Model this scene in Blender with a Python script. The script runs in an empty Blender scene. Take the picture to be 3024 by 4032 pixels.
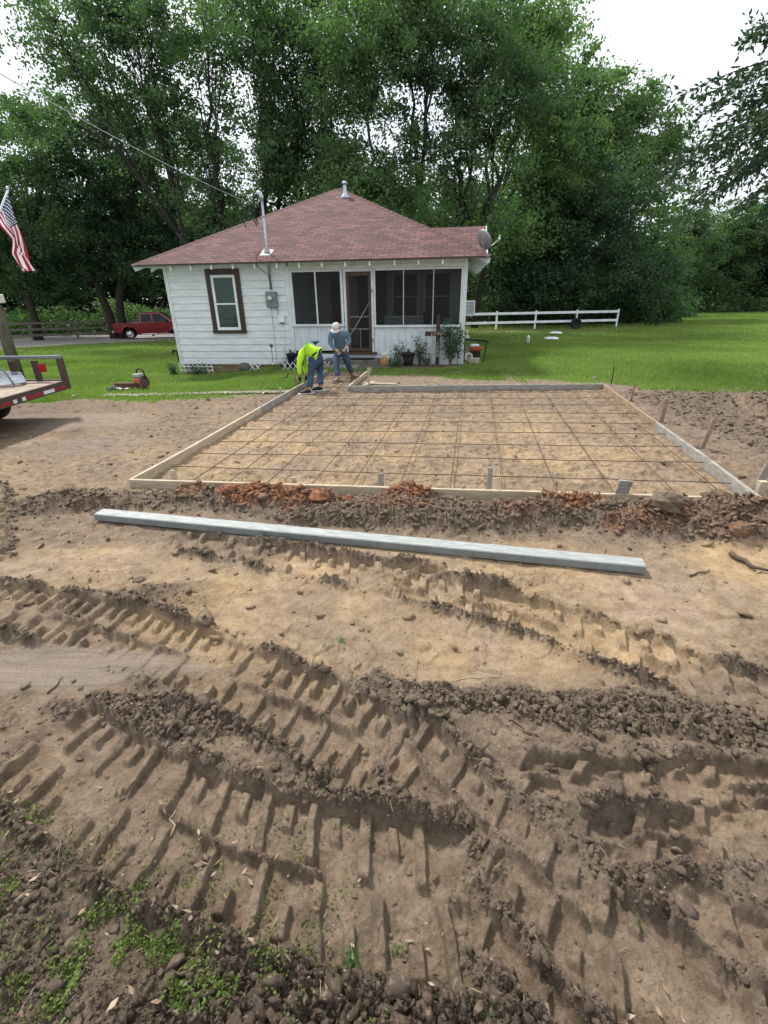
import bpy, math, random
import numpy as np
from mathutils import Vector, Matrix

# ------------------------------------------------------------------ camera, sky, sun, exposure
SC = bpy.context.scene
COL = SC.collection
FPX, PITCH, ROLL, CAMH = 1874.0, math.radians(24.68), math.radians(-0.937), 1.93
_fw = np.array([0, math.cos(PITCH), -math.sin(PITCH)]); _u0 = np.array([0, math.sin(PITCH), math.cos(PITCH)]); _r0 = np.array([1.0, 0, 0])
_rt = _r0*math.cos(ROLL) + _u0*math.sin(ROLL); _up = -_r0*math.sin(ROLL) + _u0*math.cos(ROLL)
cd = bpy.data.cameras.new('camera'); cam = bpy.data.objects.new('camera', cd); COL.objects.link(cam)
cd.sensor_fit = 'VERTICAL'; cd.sensor_height = 36.0; cd.lens = FPX/4032*36.0; cd.clip_start = 0.05; cd.clip_end = 2000
cam.matrix_world = Matrix(((_rt[0], _up[0], -_fw[0], 0), (_rt[1], _up[1], -_fw[1], 0), (_rt[2], _up[2], -_fw[2], CAMH), (0, 0, 0, 1)))
SC.camera = cam
SUN_EL, SUN_AZ = math.radians(52), math.radians(-35)      # azimuth measured from +Y towards +X
world = bpy.data.worlds.new('World'); SC.world = world; world.use_nodes = True
wn, wl = world.node_tree.nodes, world.node_tree.links
wn.clear()
wo = wn.new('ShaderNodeOutputWorld'); bg = wn.new('ShaderNodeBackground'); sky = wn.new('ShaderNodeTexSky')
sky.sky_type = 'NISHITA'; sky.sun_disc = False; sky.sun_elevation = SUN_EL; sky.sun_rotation = SUN_AZ
sky.air_density = 1.0; sky.dust_density = 3.0; sky.ozone_density = 1.0
# a closed cloud deck: the sky colour is mostly replaced by bright grey-white cloud
tc = wn.new('ShaderNodeTexCoord'); nz = wn.new('ShaderNodeTexNoise'); nz.inputs['Scale'].default_value = 2.2; nz.inputs['Detail'].default_value = 5
cr = wn.new('ShaderNodeValToRGB'); cr.color_ramp.elements[0].position = .3; cr.color_ramp.elements[0].color = (8.6, 9.3, 10.2, 1)
cr.color_ramp.elements[1].position = .75; cr.color_ramp.elements[1].color = (11.5, 11.9, 12.4, 1)
mx = wn.new('ShaderNodeMix'); mx.data_type = 'RGBA'; mx.inputs[0].default_value = .88
wl.new(tc.outputs['Generated'], nz.inputs['Vector']); wl.new(nz.outputs['Fac'], cr.inputs['Fac'])
wl.new(sky.outputs['Color'], mx.inputs[6]); wl.new(cr.outputs['Color'], mx.inputs[7])
wl.new(mx.outputs[2], bg.inputs['Color']); bg.inputs['Strength'].default_value = 0.076
wl.new(bg.outputs['Background'], wo.inputs['Surface'])
sd = bpy.data.lights.new('sun', 'SUN'); sd.energy = 3.1; sd.angle = math.radians(6); sd.color = (1.0, .97, .92)
sun = bpy.data.objects.new('sun', sd); COL.objects.link(sun)
sdir = Vector((math.sin(SUN_AZ)*math.cos(SUN_EL), math.cos(SUN_AZ)*math.cos(SUN_EL), math.sin(SUN_EL)))
sun.rotation_euler = sdir.to_track_quat('Z', 'Y').to_euler()
SC.view_settings.view_transform = 'Standard'; SC.view_settings.look = 'None'
SC.view_settings.exposure = 0.80; SC.view_settings.gamma = 1.0
SC.render.engine = 'CYCLES'
SC.cycles.max_bounces = 6; SC.cycles.transparent_max_bounces = 12

RNG = np.random.default_rng(7); random.seed(7)

# ------------------------------------------------------------------ pixel (3024x4032) -> world helpers
def rayd(x, y): return _fw*FPX + _rt*(x-1512) - _up*(y-2016)
def at(x, y, Y): d = rayd(x, y); return np.array([0, 0, CAMH]) + d*(Y/d[1])
def gz(x, y, z=0.0): d = rayd(x, y); return np.array([0, 0, CAMH]) + d*((z-CAMH)/d[2])
def m(x, y): return x*1.8228, y*1.8228

# ------------------------------------------------------------------ noise in numpy
def _h(ix, iy, s):
    n = (ix.astype(np.int64)*374761393 + iy.astype(np.int64)*668265263 + s*1442695041) & 0xffffffff
    n = ((n ^ (n >> 13))*1274126177) & 0xffffffff
    n = n ^ (n >> 16)
    return (n & 0xffffff)/float(0xffffff)
def vnoise(x, y, s=0):
    ix, iy = np.floor(x), np.floor(y); fx, fy = x-ix, y-iy
    fx = fx*fx*fx*(fx*(fx*6-15)+10); fy = fy*fy*fy*(fy*(fy*6-15)+10)
    a, b, c, d = _h(ix, iy, s), _h(ix+1, iy, s), _h(ix, iy+1, s), _h(ix+1, iy+1, s)
    return (a+(b-a)*fx) + ((c+(d-c)*fx)-(a+(b-a)*fx))*fy
def fbm(x, y, s=0, o=4, g=.5):
    t = 0; a = 1; n = 0
    for i in range(o):
        t = t + a*(vnoise(x*2**i+i*17.3, y*2**i-i*9.1, s+i)-.5); n += a; a *= g
    return t/n*2
def worley(x, y, s=0):
    ix, iy = np.floor(x), np.floor(y); best = np.full(x.shape, 9.0); rnd = np.zeros(x.shape)
    for dx in (-1, 0, 1):
        for dy in (-1, 0, 1):
            cx, cy = ix+dx, iy+dy
            d = (cx+_h(cx, cy, s)-x)**2 + (cy+_h(cx, cy, s+5)-y)**2
            k = d < best; best = np.where(k, d, best); rnd = np.where(k, _h(cx, cy, s+9), rnd)
    return np.sqrt(best), rnd
def ss(t): t = np.clip(t, 0, 1); return t*t*(3-2*t)

# ------------------------------------------------------------------ ground shape
def A(*v): return [np.asarray(t, float) for t in v]
def macro(x, y):
    x, y = A(x, y)
    z = -(.27-.05*ss((y-16)/4))*ss((-x-2)/4)*ss((y-11)/2.5)
    sl = .018 + .014*ss(-x/8)
    z = z - sl*(np.clip(y, 15, 75)-15)
    return z
def hit(px, py):
    d = rayd(px, py)
    lo, hi = 0.0, 400/max(d[1], 1)
    for i in range(60):
        mid = (lo+hi)/2; P = d*mid
        if P[2]+CAMH > macro(P[0], P[1]): lo = mid
        else: hi = mid
    P = d*lo; return np.array([P[0], P[1], P[2]+CAMH])
# slab outline
FLc, FRc, BRc, BLc = np.array([-2.78, 4.91]), np.array([3.57, 4.11]), np.array([4.70, 10.26]), np.array([-1.72, 10.84])
WLE, WRS, WRE = np.array([-1.44, 13.02]), np.array([-0.73, 10.49]), np.array([-0.28, 13.27])
def side(x, y, a, b): return ((b[0]-a[0])*(y-a[1]) - (b[1]-a[1])*(x-a[0]))/math.hypot(b[0]-a[0], b[1]-a[1])   # >0 left of a->b
def in_slab(x, y):
    main = np.minimum(np.minimum(side(x, y, FLc, FRc), side(x, y, FRc, BRc)), np.minimum(side(x, y, BRc, WRS), side(x, y, WLE, FLc)))
    walk = np.minimum(np.minimum(side(x, y, WLE, FLc), side(x, y, WRS, WRE)), np.minimum(y-9, 13.3-y))
    return np.maximum(main, walk)
def lawn_edge(x):
    return np.interp(x, [-14, -8, -4, -2.6, -2.0, -1.0, -.2, 1.2, 2.6, 4.9, 5.6, 6.6, 9, 30], [9.7, 9.75, 10.05, 10.3, 10.6, 11.6, 12.7, 12.3, 11.6, 11.15, 10.2, 9.75, 9.6, 9.2])
def grassmask(x, y):
    x, y = A(x, y)
    e = lawn_edge(x)
    g = ss((y-e+.35*fbm(x*1.3, y*1.3, 3)+.15*fbm(x*6, y*6, 31, 2))/.45+.5)
    g = g*ss(-in_slab(x, y)/.12)
    # bare strip under the far rail fence, mulch bed by the porch
    g = g*(1-ss(1-np.abs((y-(30.6+.22*(x-5)*0))/1.6))*ss((x-4)/2)*ss((15-x)/2)*.85)
    bed = ss((.55-np.hypot((x-1.15)/2.35, (y-14.05)/.95))/.18)
    g = g*(1-bed)
    soil = ss((fbm(x*.9+4, y*.9, 12)-.1)/.2)*ss((13.6-y)/.6)*ss((x+.6)/.3)*ss((4.2-x)/1.5)
    return g*(1-soil*.8)
TRACKS = [  # polyline, width, lug pitch, skew
 ([(4.9, 4.3), (5.6, 6.2), (6.3, 8.0), (7.4, 10.2)], .42, .16, .2),
 ([(5.9, 4.6), (6.8, 6.4), (7.9, 8.4), (9.2, 10.2)], .42, .16, .2),
 ([(-9, 6.2), (-6.5, 6.0), (-4.6, 5.0), (-3.7, 3.9), (-3.2, 3.2)], .42, .15, .2),
 ([(-7.4, 5.3), (-5.2, 4.4), (-4.0, 3.2), (-3.4, 2.3)], .40, .15, .2),
 ([(-1.9, 3.75), (-1.1, 3.45), (-.4, 3.15), (.5, 2.95)], .36, .14, .2),
 ([(.0, 2.95), (.54, 2.74), (.96, 2.52), (1.31, 2.28), (1.62, 2.05), (2.0, 1.76), (2.6, 1.3)], .40, .13, .2),
 ([(.15, 1.15), (.35, .9), (.6, .62), (.75, .4)], .28, .11, .2),
 ([(.9, .95), (1.15, .78), (1.35, .55), (1.5, .35)], .30, .11, .2),
 ([(-.05, 1.76), (.1, 1.58), (.24, 1.38), (.42, 1.17), (.57, .99), (.80, .75), (1.0, .58), (1.25, .4)], .36, .115, .3),
 ([(-3.6, 2.95), (-2.71, 2.76), (-1.93, 2.53), (-1.21, 2.22), (-.59, 1.90), (-.2, 1.66), (.05, 1.45)], .46, .102, .25),
 ([gz(*m(*q))[:2] for q in ((60, 1580), (130, 1627), (250, 1712), (400, 1790), (560, 1850), (800, 1912), (960, 1940), (1060, 1960))], .52, .112, .3),
 ([(.50, 1.43), (.91, 1.385), (1.58, 1.34), (2.6, 1.28)], .24, .14, -.3),
 ([(.70, 1.13), (1.09, 1.15), (1.47, 1.165), (2.4, 1.20)], .23, .12, -.35),
]
MOUNDS = [  # x, y, rx, ry, height, redness
 (-1.35, 4.50, .55, .22, .085, 1.0), (-.85, 4.38, .35, .2, .08, .9), (-1.95, 4.55, .3, .16, .07, .6), (.24, 4.42, .34, .22, .13, .95), (.15, 4.15, .45, .2, .06, .4),
 (1.78, 4.05, .5, .2, .12, .85), (1.3, 4.0, .5, .18, .06, .3), (2.7, 3.90, .7, .2, .10, .15), (3.35, 3.78, .6, .24, .13, .25), (3.1, 3.5, .7, .25, .10, .2), (2.35, 3.72, .45, .2, .09, .45),
 (4.6, 4.2, .35, .4, .12, .8), (-3.4, 4.42, .55, .25, .09, 0), (-2.75, 4.35, .4, .16, .07, .1), (.1, 3.95, 1.3, .16, .055, 0), (-.4, 4.0, .6, .14, .05, 0), (1.0, 3.85, .8, .13, .05, 0),
 (1.05, 2.92, .7, .16, .02, 0), (-1.1, 3.62, .8, .14, .045, 0), (.1, 3.35, .6, .1, .03, 0)]
def dist_poly(x, y, P):
    best = np.full(x.shape, 1e9); sg = np.zeros(x.shape); sl = np.zeros(x.shape); acc = 0
    for (ax, ay), (bx, by) in zip(P[:-1], P[1:]):
        L = math.hypot(bx-ax, by-ay); tx, ty = (bx-ax)/L, (by-ay)/L
        s = np.clip((x-ax)*tx+(y-ay)*ty, 0, L)
        dx, dy = x-ax-s*tx, y-ay-s*ty; d = np.hypot(dx, dy); k = d < best
        best = np.where(k, d, best); sg = np.where(k, np.sign(tx*dy-ty*dx), sg); sl = np.where(k, acc+s, sl); acc += L
    return best, sg, sl, acc
def spline(P, n=6):
    P = [np.array(p, float) for p in P]; Q = [2*P[0]-P[1]]+P+[2*P[-1]-P[-2]]; out = []
    for i in range(1, len(Q)-2):
        for k in range(n):
            t = k/n; a, b, c, d = Q[i-1:i+3]
            out.append(tuple(.5*((2*b)+(c-a)*t+(2*a-5*b+4*c-d)*t*t+(3*b-a-3*c+d)*t**3)))
    out.append(tuple(P[-1])); return out
def ground(x, y):
    """height and soil masks for arrays of points"""
    x, y = A(x, y)
    sh = x.shape; z = macro(x, y)
    G = grassmask(x, y); inside = in_slab(x, y); slab = ss(inside/.05)
    out = {}
    near = (y < 14) & (y > -2) & (np.abs(x) < 14)
    h = np.zeros(sh); rough = np.zeros(sh); red = np.zeros(sh); tan = np.zeros(sh); dark = np.zeros(sh); smooth = np.zeros(sh)
    xs, ys = x[near], y[near]; H = np.zeros(xs.shape); R = np.zeros(xs.shape); RD = np.zeros(xs.shape)
    wx, wy = xs+.06*fbm(xs*3, ys*3, 50, 3), ys+.06*fbm(xs*3, ys*3, 60, 3)
    # soft undulation
    H += .022*fbm(xs*1.1, ys*1.1, 1, 3) + .008*fbm(xs*5, ys*5, 2, 3)
    # tan smooth zones (scraped sand), rough zones
    T = ss((2.35-np.hypot((wx-.6)/1.15, (wy-2.75)/.42))/.9)
    T = np.maximum(T, ss((1-np.hypot((wx-2.4)/1.7, (wy-2.95)/.55))/.4)); T = np.maximum(T, ss((1-np.hypot((wx-.35)/.75, (wy-2.35)/.5))/.3))
    S = ss((1-np.hypot((wx+2.0+.2*fbm(xs*2, ys*2, 51, 3))/1.2, (wy-2.13+.06*fbm(xs*3, ys*6, 52, 3))/.19))/.35)                      # slick grey patch on the left
    T = np.maximum(T, .8*ss((1-np.hypot((wx+2.2)/1.4, (wy-3.25)/.5))/.5)*(wy > 2.8))
    S2 = ss((1-np.hypot((wx+6.0)/2.2, (wy-8.1)/.8))/.3); S3 = ss((1-np.hypot((wx+4.3)/1.2, (wy-6.6)/.5))/.3)*.8
    inn = ss(in_slab(xs, ys)/.1)
    # clod bands
    R += .38
    for cx, cy, rx, ry, rot, k in ((.95, 1.78, 1.0, .17, -.12, 1.0), (1.8, 1.6, .8, .16, -.2, .9), (-1.1, 1.76, .85, .13, -.15, 1.0), (.1, 1.95, .4, .16, -.4, .9), (-.35, 1.62, .35, .1, -.3, .9),
                               (-1.35, .90, .7, .22, -.5, .55), (-.2, .62, .8, .2, -.1, .9), (-1.8, 1.35, .35, .22, -.4, .5), (-1.5, 2.85, .7, .16, -.3, .7), (.25, .80, .5, .1, -.3, .7), (-2.2, 3.1, .5, .14, -.1, .6)):
        c, s = math.cos(rot), math.sin(rot); u, v = (wx-cx)*c+(wy-cy)*s, -(wx-cx)*s+(wy-cy)*c
        R += k*ss((1-np.hypot(u/rx, v/ry))/.55)
    R += .7*ss((xs-4.6)/.5)*ss((ys-4)/1)*ss((10.3-ys)/.6)
    for cx, cy, rx, ry, hh, rd in MOUNDS:
        q = np.hypot((wx-cx)/rx, (wy-cy)/ry); mm = np.exp(-q*q*1.3)
        H += hh*mm*(1+.5*fbm(xs*7, ys*7, 70, 3)); R += mm*1.0; RD = np.maximum(RD, rd*ss((mm-.25-.35*fbm(xs*4, ys*4, 71, 3))/.3))
    dB = np.abs(side(xs, ys, FLc, FRc)+.33); bm = ss((.4-dB)/.35)*ss((xs+3.6)/.6)*ss((5.2-xs)/.6)
    H += bm*.04; R += bm*.55
    R *= (1-.9*S)*(1-.6*T)*(1-.8*S2)*(1-.6*S3)*(1-.5*inn)
    TI, TR = H*0, H*0
    for ti, (P, w, pitch, skew) in enumerate(TRACKS):
        P = spline(P); Pa = np.array(P); pad = w
        bb = (xs > Pa[:, 0].min()-pad) & (xs < Pa[:, 0].max()+pad) & (ys > Pa[:, 1].min()-pad) & (ys < Pa[:, 1].max()+pad) & (in_slab(xs, ys) < -.05)
        if not bb.any(): continue
        X, Y = xs[bb], ys[bb]
        X2, Y2 = X+.02*fbm(X*5, Y*5, 80+ti, 2), Y+.02*fbm(X*5, Y*5, 90+ti, 2)
        d, sg, s, L = dist_poly(X2, Y2, P)
        e = w/2
        endf = ss(np.minimum(s, L-s)/.15)
        fade = endf*((.62 if ti < 9 else .85)+(.38 if ti < 9 else .15)*ss((fbm(X*1.6, Y*1.6, 100+ti, 2)+.48)/.25))
        ins = ss((e-d+.006*fbm(X*25, Y*25, 109, 2))/.035)*fade
        ph = s/pitch + sg*.25 + (d/e)*skew*1.2*np.where(sg > 0, 1, -1)*1.5
        k = np.floor(ph); fr = ph-k-.5
        rl = _h(k, sg+3, 200+ti)
        bar = ss((.25-np.abs(fr+.05*fbm(X*9, Y*9, 105+ti, 2)))/.10)
        long_ = (k % 2 == 0)
        ext = np.where(long_, ss((d-.012)/.02)*ss((e-.012-d)/.02), ss((d-e*.42)/.02)*ss((e-.03-d)/.02))
        bar = bar*ext*(.55+.6*rl)*(rl > .07)
        rib = np.exp(-(d/.018)**2)*ss((fbm(s*2.2, s*0+ti, 300+ti, 2)+.1)/.2)
        prof = -.040 + .042*bar*(1+.35*fbm(X*12, Y*12, 111, 2)) + .045*rib + .010*fbm(X*16, Y*16, 110, 4, .65) + .006*np.abs(fbm(X*40, Y*40, 112, 3))
        rim = np.exp(-(np.clip(d-e-.012, 0, 9)/.045)**2)*(1-ins)*fade*(.30+1.1*np.clip(fbm(X*5, Y*5, 120+ti, 3)+.4, 0, 1))
        Hh = H[bb]; H[bb] = Hh*(1-ins*.85) + prof*ins + .030*rim
        Rr = R[bb]; R[bb] = Rr*(1-.80*ins) + (1.0 if ti < 11 else .55)*rim + .55*rib*ins
        TI[bb] = np.maximum(TI[bb], ins*(1-bar*.3)*(1-rib)); TR[bb] = np.maximum(TR[bb]*(1-ins), rim)
    # crumbly clods and crumbs
    jx, jy = .028*fbm(xs*21, ys*21, 53, 3), .028*fbm(xs*21, ys*21, 57, 3)
    w1, r1 = worley((wx+jx)*15, (wy+jy)*15, 400); w2, r2 = worley((wx+jx)*34, (wy+jy)*34, 410); w3, r3 = worley((xs+jx)*70, (ys+jy)*70, 420)
    Rc = np.clip(R, 0, 1.3)
    c1 = ss((.60-w1)/.28)*(r1 > .5)*(.5+.9*fbm(xs*25, ys*25, 54, 2)); c2 = ss((.60-w2)/.3)*(r2 > .4)*(.3+r2); c3 = ss((.60-w3)/.35)*(r3 > .4)*(.3+r3)
    fine = ss((7-ys)/3)
    rg1 = 1-np.abs(fbm(xs*11, ys*11, 432, 4))*2.2; rg2 = np.abs(fbm(xs*26, ys*26, 434, 3))
    H += Rc**1.4*(.013*c1*(.5+r1) + .012*c2*fine + .008*c3*fine + .018*fbm(xs*17, ys*17, 430, 4, .65) + .008*rg1 + .020*rg2) + .0045*fbm(xs*30, ys*30, 440, 4, .65)*(1-.8*S)
    fl_ = ss((vnoise(xs*3.1, ys*3.1, 445)-.47)/.1)*(1-S); w4, r4 = worley(xs*9+.8*fbm(xs*8, ys*8, 447, 2), ys*9, 446); H += fl_*.014*np.round(r4*3)/3*ss((.62-w4)/.08)*(1-.6*TI)
    # footprints / ripples on the pad and around it
    fp, fr_ = worley(xs*2.6+.5*fbm(xs*2, ys*2, 451, 2), ys*3.6, 450)
    pad = inn + .7*ss((ys-4.6)/.6)*ss((10.6-ys)/.6)*(1-inn)*(1-.9*S2)
    H += pad*(-.020*ss((.40-fp)/.16)*(fr_ > .3) + .050*np.abs(fbm(xs*3.5, ys*7, 460, 5, .62)) + .026*fbm(xs*12, ys*14, 470, 4, .6))
    bd = np.hypot(xs-np.clip(xs, -2.85, 2.0), ys-(4.17-.2395*(np.clip(xs, -2.85, 2.0)+2.8))-.05); bk = ss((.24-bd)/.12); H = H*(1-bk)+np.minimum(H, .012)*bk; R = R*(1-.5*bk)
    H = H*(1-.8*S)*(1-.75*S2) + inn*(-.0)
    H -= inn*.02
    h[near] = H; rough[near] = np.clip(R, 0, 1.3)*.75; red[near] = RD
    red[near] = np.maximum(red[near], .85*ss((1-np.hypot((wx-4.5)/.45, (wy-4.7)/.7))/.5)*ss((fbm(xs*3, ys*3, 75, 3)+.1)/.3))
    tanv = np.clip(.16 + .85*T + .50*inn*ss((9.3-ys)/2.5) + .20*inn + .30*bm + .22*ss(-(xs+1.5)/1)*ss((ys-4.8)/.5)*(.6+1.2*fbm(xs*.9, ys*1.4, 481, 3)) + .22*ss((1-np.hypot((xs+3)/3, (ys-5.2)/1.6))/.6) - .6*ss((R-.55)/.4), 0, 1)
    tanv = np.clip(tanv+.14*TI-.25*TR, 0, 1); tan[near] = tanv*(.75+.5*fbm(xs*1.7, ys*1.7, 480, 4))
    dk = ss((1-np.hypot((wx+1.35)/1.1, (wy-.95)/.42))/.5)*.5 + ss((1-np.hypot((wx+.1)/.9, (wy-.62)/.2))/.3)*.9 + .30*ss((R-.7)/.4) + .45*ss((xs-4.9)/1.2)*ss((ys-7.0)/2) + .35*ss((ys-7.8)/2)*ss(-(xs+1.6)/.5)
    dk += .5*ss((1-np.hypot((wx+1.55)/.6, (wy-2.85)/.2))/.4)
    dk += .10*ss((1.9-ys)/.8) + .30*TR*ss((3.2-ys)/1)
    dk = dk*(1-.75*TI)
    dark[near] = np.clip(dk*(.8+.5*fbm(xs*2.3, ys*2.3, 490, 3)), 0, 1); smooth[near] = np.clip(S*(.85+.5*fbm(xs*4, ys*9, 482, 3))+.45*S2+S3*.4, 0, .8)
    bed = ss((.55-np.hypot((x-1.15)/2.35, (y-14.05)/.95))/.18)
    dark = np.maximum(dark, bed); h = h + bed*.03
    h = h*(1-.85*G) + G*(.02*fbm(x*.6, y*.6, 500, 3) + .008*fbm(x*4, y*4, 501, 3))*ss((40-y)/20)
    return z+h, dict(grass=G, rough=rough, red=red, tan=np.clip(tan, 0, 1), dark=dark, slick=smooth)
def gh(x, y):
    z, _ = ground(np.array([float(x)]), np.array([float(y)])); return float(z[0])
def flat(x, y): return float(macro(x, y))

# ------------------------------------------------------------------ materials
def newmat(name):
    M = bpy.data.materials.new(name); M.use_nodes = True; n = M.node_tree.nodes; l = M.node_tree.links
    b = n['Principled BSDF']; return M, n, l, b
def mat(name, c, rough=.7, metal=0.0, var=.12, scale=6.0, bump=.0, bscale=40., c2=None, spec=.3, stretch=None, coat=0):
    M, n, l, b = newmat(name); b.inputs['Roughness'].default_value = rough; b.inputs['Metallic'].default_value = metal
    b.inputs['Specular IOR Level'].default_value = spec
    if coat: b.inputs['Coat Weight'].default_value = coat; b.inputs['Coat Roughness'].default_value = .08
    t = n.new('ShaderNodeTexCoord'); vec = t.outputs['Object']
    if stretch:
        mp = n.new('ShaderNodeMapping'); mp.inputs['Scale'].default_value = stretch; l.new(vec, mp.inputs['Vector']); vec = mp.outputs['Vector']
    z = n.new('ShaderNodeTexNoise'); z.inputs['Scale'].default_value = scale; z.inputs['Detail'].default_value = 6; z.inputs['Roughness'].default_value = .65
    l.new(vec, z.inputs['Vector'])
    r = n.new('ShaderNodeValToRGB'); r.color_ramp.elements[0].position = .32; r.color_ramp.elements[1].position = .68
    a = c2 if c2 else tuple(v*(1-var*1.6) for v in c); d = c if c2 else tuple(min(1, v*(1+var)) for v in c)
    r.color_ramp.elements[0].color = (*a, 1); r.color_ramp.elements[1].color = (*d, 1)
    l.new(z.outputs['Fac'], r.inputs['Fac']); l.new(r.outputs['Color'], b.inputs['Base Color'])
    if bump:
        z2 = n.new('ShaderNodeTexNoise'); z2.inputs['Scale'].default_value = bscale; z2.inputs['Detail'].default_value = 4; l.new(vec, z2.inputs['Vector'])
        bp = n.new('ShaderNodeBump'); bp.inputs['Strength'].default_value = bump; bp.inputs['Distance'].default_value = .01
        l.new(z2.outputs['Fac'], bp.inputs['Height']); l.new(bp.outputs['Normal'], b.inputs['Normal'])
    return M
def soil_material():
    M, n, l, b = newmat('soil'); b.inputs['Specular IOR Level'].default_value = .25
    def attr(k): a = n.new('ShaderNodeAttribute'); a.attribute_name = k; return a.outputs['Fac']
    geo = n.new('ShaderNodeNewGeometry')
    def noise(sc, det=6, ro=.6, dist=0, st=None):
        z = n.new('ShaderNodeTexNoise'); z.inputs['Scale'].default_value = sc; z.inputs['Detail'].default_value = det; z.inputs['Roughness'].default_value = ro; z.inputs['Distortion'].default_value = dist
        v = geo.outputs['Position']
        if st: mp = n.new('ShaderNodeMapping'); mp.inputs['Scale'].default_value = st[:3]; mp.inputs['Rotation'].default_value = (0, 0, st[3]); l.new(v, mp.inputs['Vector']); v = mp.outputs['Vector']
        l.new(v, z.inputs['Vector']); return z.outputs['Fac']
    def ramp(f, p0, p1, c0=(0, 0, 0), c1=(1, 1, 1)):
        r = n.new('ShaderNodeValToRGB'); r.color_ramp.elements[0].position = p0; r.color_ramp.elements[1].position = p1
        r.color_ramp.elements[0].color = (*c0, 1); r.color_ramp.elements[1].color = (*c1, 1); l.new(f, r.inputs['Fac']); return r.outputs['Color']
    def mix(f, a, c, mode='MIX'):
        x = n.new('ShaderNodeMix'); x.data_type = 'RGBA'; x.blend_type = mode
        if isinstance(f, (int, float)): x.inputs[0].default_value = f
        else: l.new(f, x.inputs[0])
        for s, v in ((6, a), (7, c)):
            if isinstance(v, tuple): x.inputs[s].default_value = (*v, 1)
            else: l.new(v, x.inputs[s])
        return x.outputs[2]
    def math_(op, a, c):
        x = n.new('ShaderNodeMath'); x.operation = op; x.use_clamp = True
        for s, v in ((0, a), (1, c)):
            if isinstance(v, (int, float)): x.inputs[s].default_value = v
            else: l.new(v, x.inputs[s])
        return x.outputs[0]
    big, mid, fine = noise(1.3, 5), noise(9, 7, .7), noise(70, 5, .7)
    brown = mix(ramp(mid, .35, .65), (.105, .075, .053), (.262, .195, .140))  # wide tone range, its dark end painted as crevice shade
    tan = mix(ramp(mid, .35, .65), (.255, .180, .115), (.470, .345, .232))
    tan = mix(ramp(big, .4, .62), tan, mix(ramp(mid, .4, .6), (.42, .28, .145), (.53, .38, .21)))
    c = mix(attr('tan'), brown, tan)
    c = mix(ramp(noise(.7, 6, .65, .4), .5, .66), c, mix(.5, c, (.21, .165, .125)))
    dark = mix(ramp(noise(26, 5, .7), .35, .66), (.058, .040, .028), (.165, .120, .084))
    c = mix(math_('MULTIPLY', attr('dark'), .85), c, dark)
    redc = mix(ramp(noise(14, 6, .7), .38, .66), (.19, .075, .036), (.38, .165, .080))
    rf = math_('MULTIPLY', attr('red'), ramp(noise(7, 5, .65), .30, .52))
    c = mix(rf, c, redc)
    slick = mix(ramp(noise(1.6, 8, .7, .8, (1, 9, 1, .12)), .36, .64), (.16, .130, .106), (.33, .258, .192))
    c = mix(attr('slick'), c, slick)
    # dry crumbs and pale specks, fine dark flecks painted as crevice shade
    sp = math_('MULTIPLY', ramp(noise(48, 4, .6), .56, .66), math_('MULTIPLY', attr('rough'), .55))
    c = mix(sp, c, (.40, .315, .235))
    c = mix(math_('MULTIPLY', ramp(fine, .30, .50, (1, 1, 1), (0, 0, 0)), .65), c, mix(.55, c, (.03, .022, .016)))
    lawn = mix(ramp(noise(6, 6, .65), .35, .65), (.075, .112, .026), (.155, .215, .06))
    lawn = mix(ramp(noise(.35, 4, .6, .6), .42, .62), lawn, mix(.55, lawn, (.14, .24, .040)))
    c = mix(attr('grass'), c, lawn)
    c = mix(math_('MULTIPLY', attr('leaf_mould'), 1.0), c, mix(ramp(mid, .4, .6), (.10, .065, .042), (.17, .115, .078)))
    l.new(c, b.inputs['Base Color'])
    wet = math_('MULTIPLY', attr('slick'), .28)
    l.new(math_('SUBTRACT', .95, wet), b.inputs['Roughness'])
    vor = n.new('ShaderNodeTexVoronoi'); vor.feature = 'DISTANCE_TO_EDGE'; vor.inputs['Scale'].default_value = 9; 
    wv = n.new('ShaderNodeVectorMath'); wv.operation = 'ADD'; zc = n.new('ShaderNodeTexNoise'); zc.inputs['Scale'].default_value = 6; l.new(geo.outputs['Position'], zc.inputs['Vector'])
    l.new(geo.outputs['Position'], wv.inputs[0]); l.new(zc.outputs['Color'], wv.inputs[1]); l.new(wv.outputs[0], vor.inputs['Vector'])
    crack = ramp(vor.outputs['Distance'], .0, .025)
    b1 = n.new('ShaderNodeBump'); b1.inputs['Strength'].default_value = .8; b1.inputs['Distance'].default_value = .03; l.new(noise(42, 9, .8), b1.inputs['Height'])
    b2 = n.new('ShaderNodeBump'); b2.inputs['Strength'].default_value = .6; b2.inputs['Distance'].default_value = .006; l.new(noise(170, 4, .7), b2.inputs['Height']); l.new(b1.outputs['Normal'], b2.inputs['Normal'])
    b3 = n.new('ShaderNodeBump'); b3.inputs['Strength'].default_value = .5; b3.inputs['Distance'].default_value = .008; l.new(crack, b3.inputs['Height']); l.new(b2.outputs['Normal'], b3.inputs['Normal'])
    l.new(b3.outputs['Normal'], b.inputs['Normal'])
    return M
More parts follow.
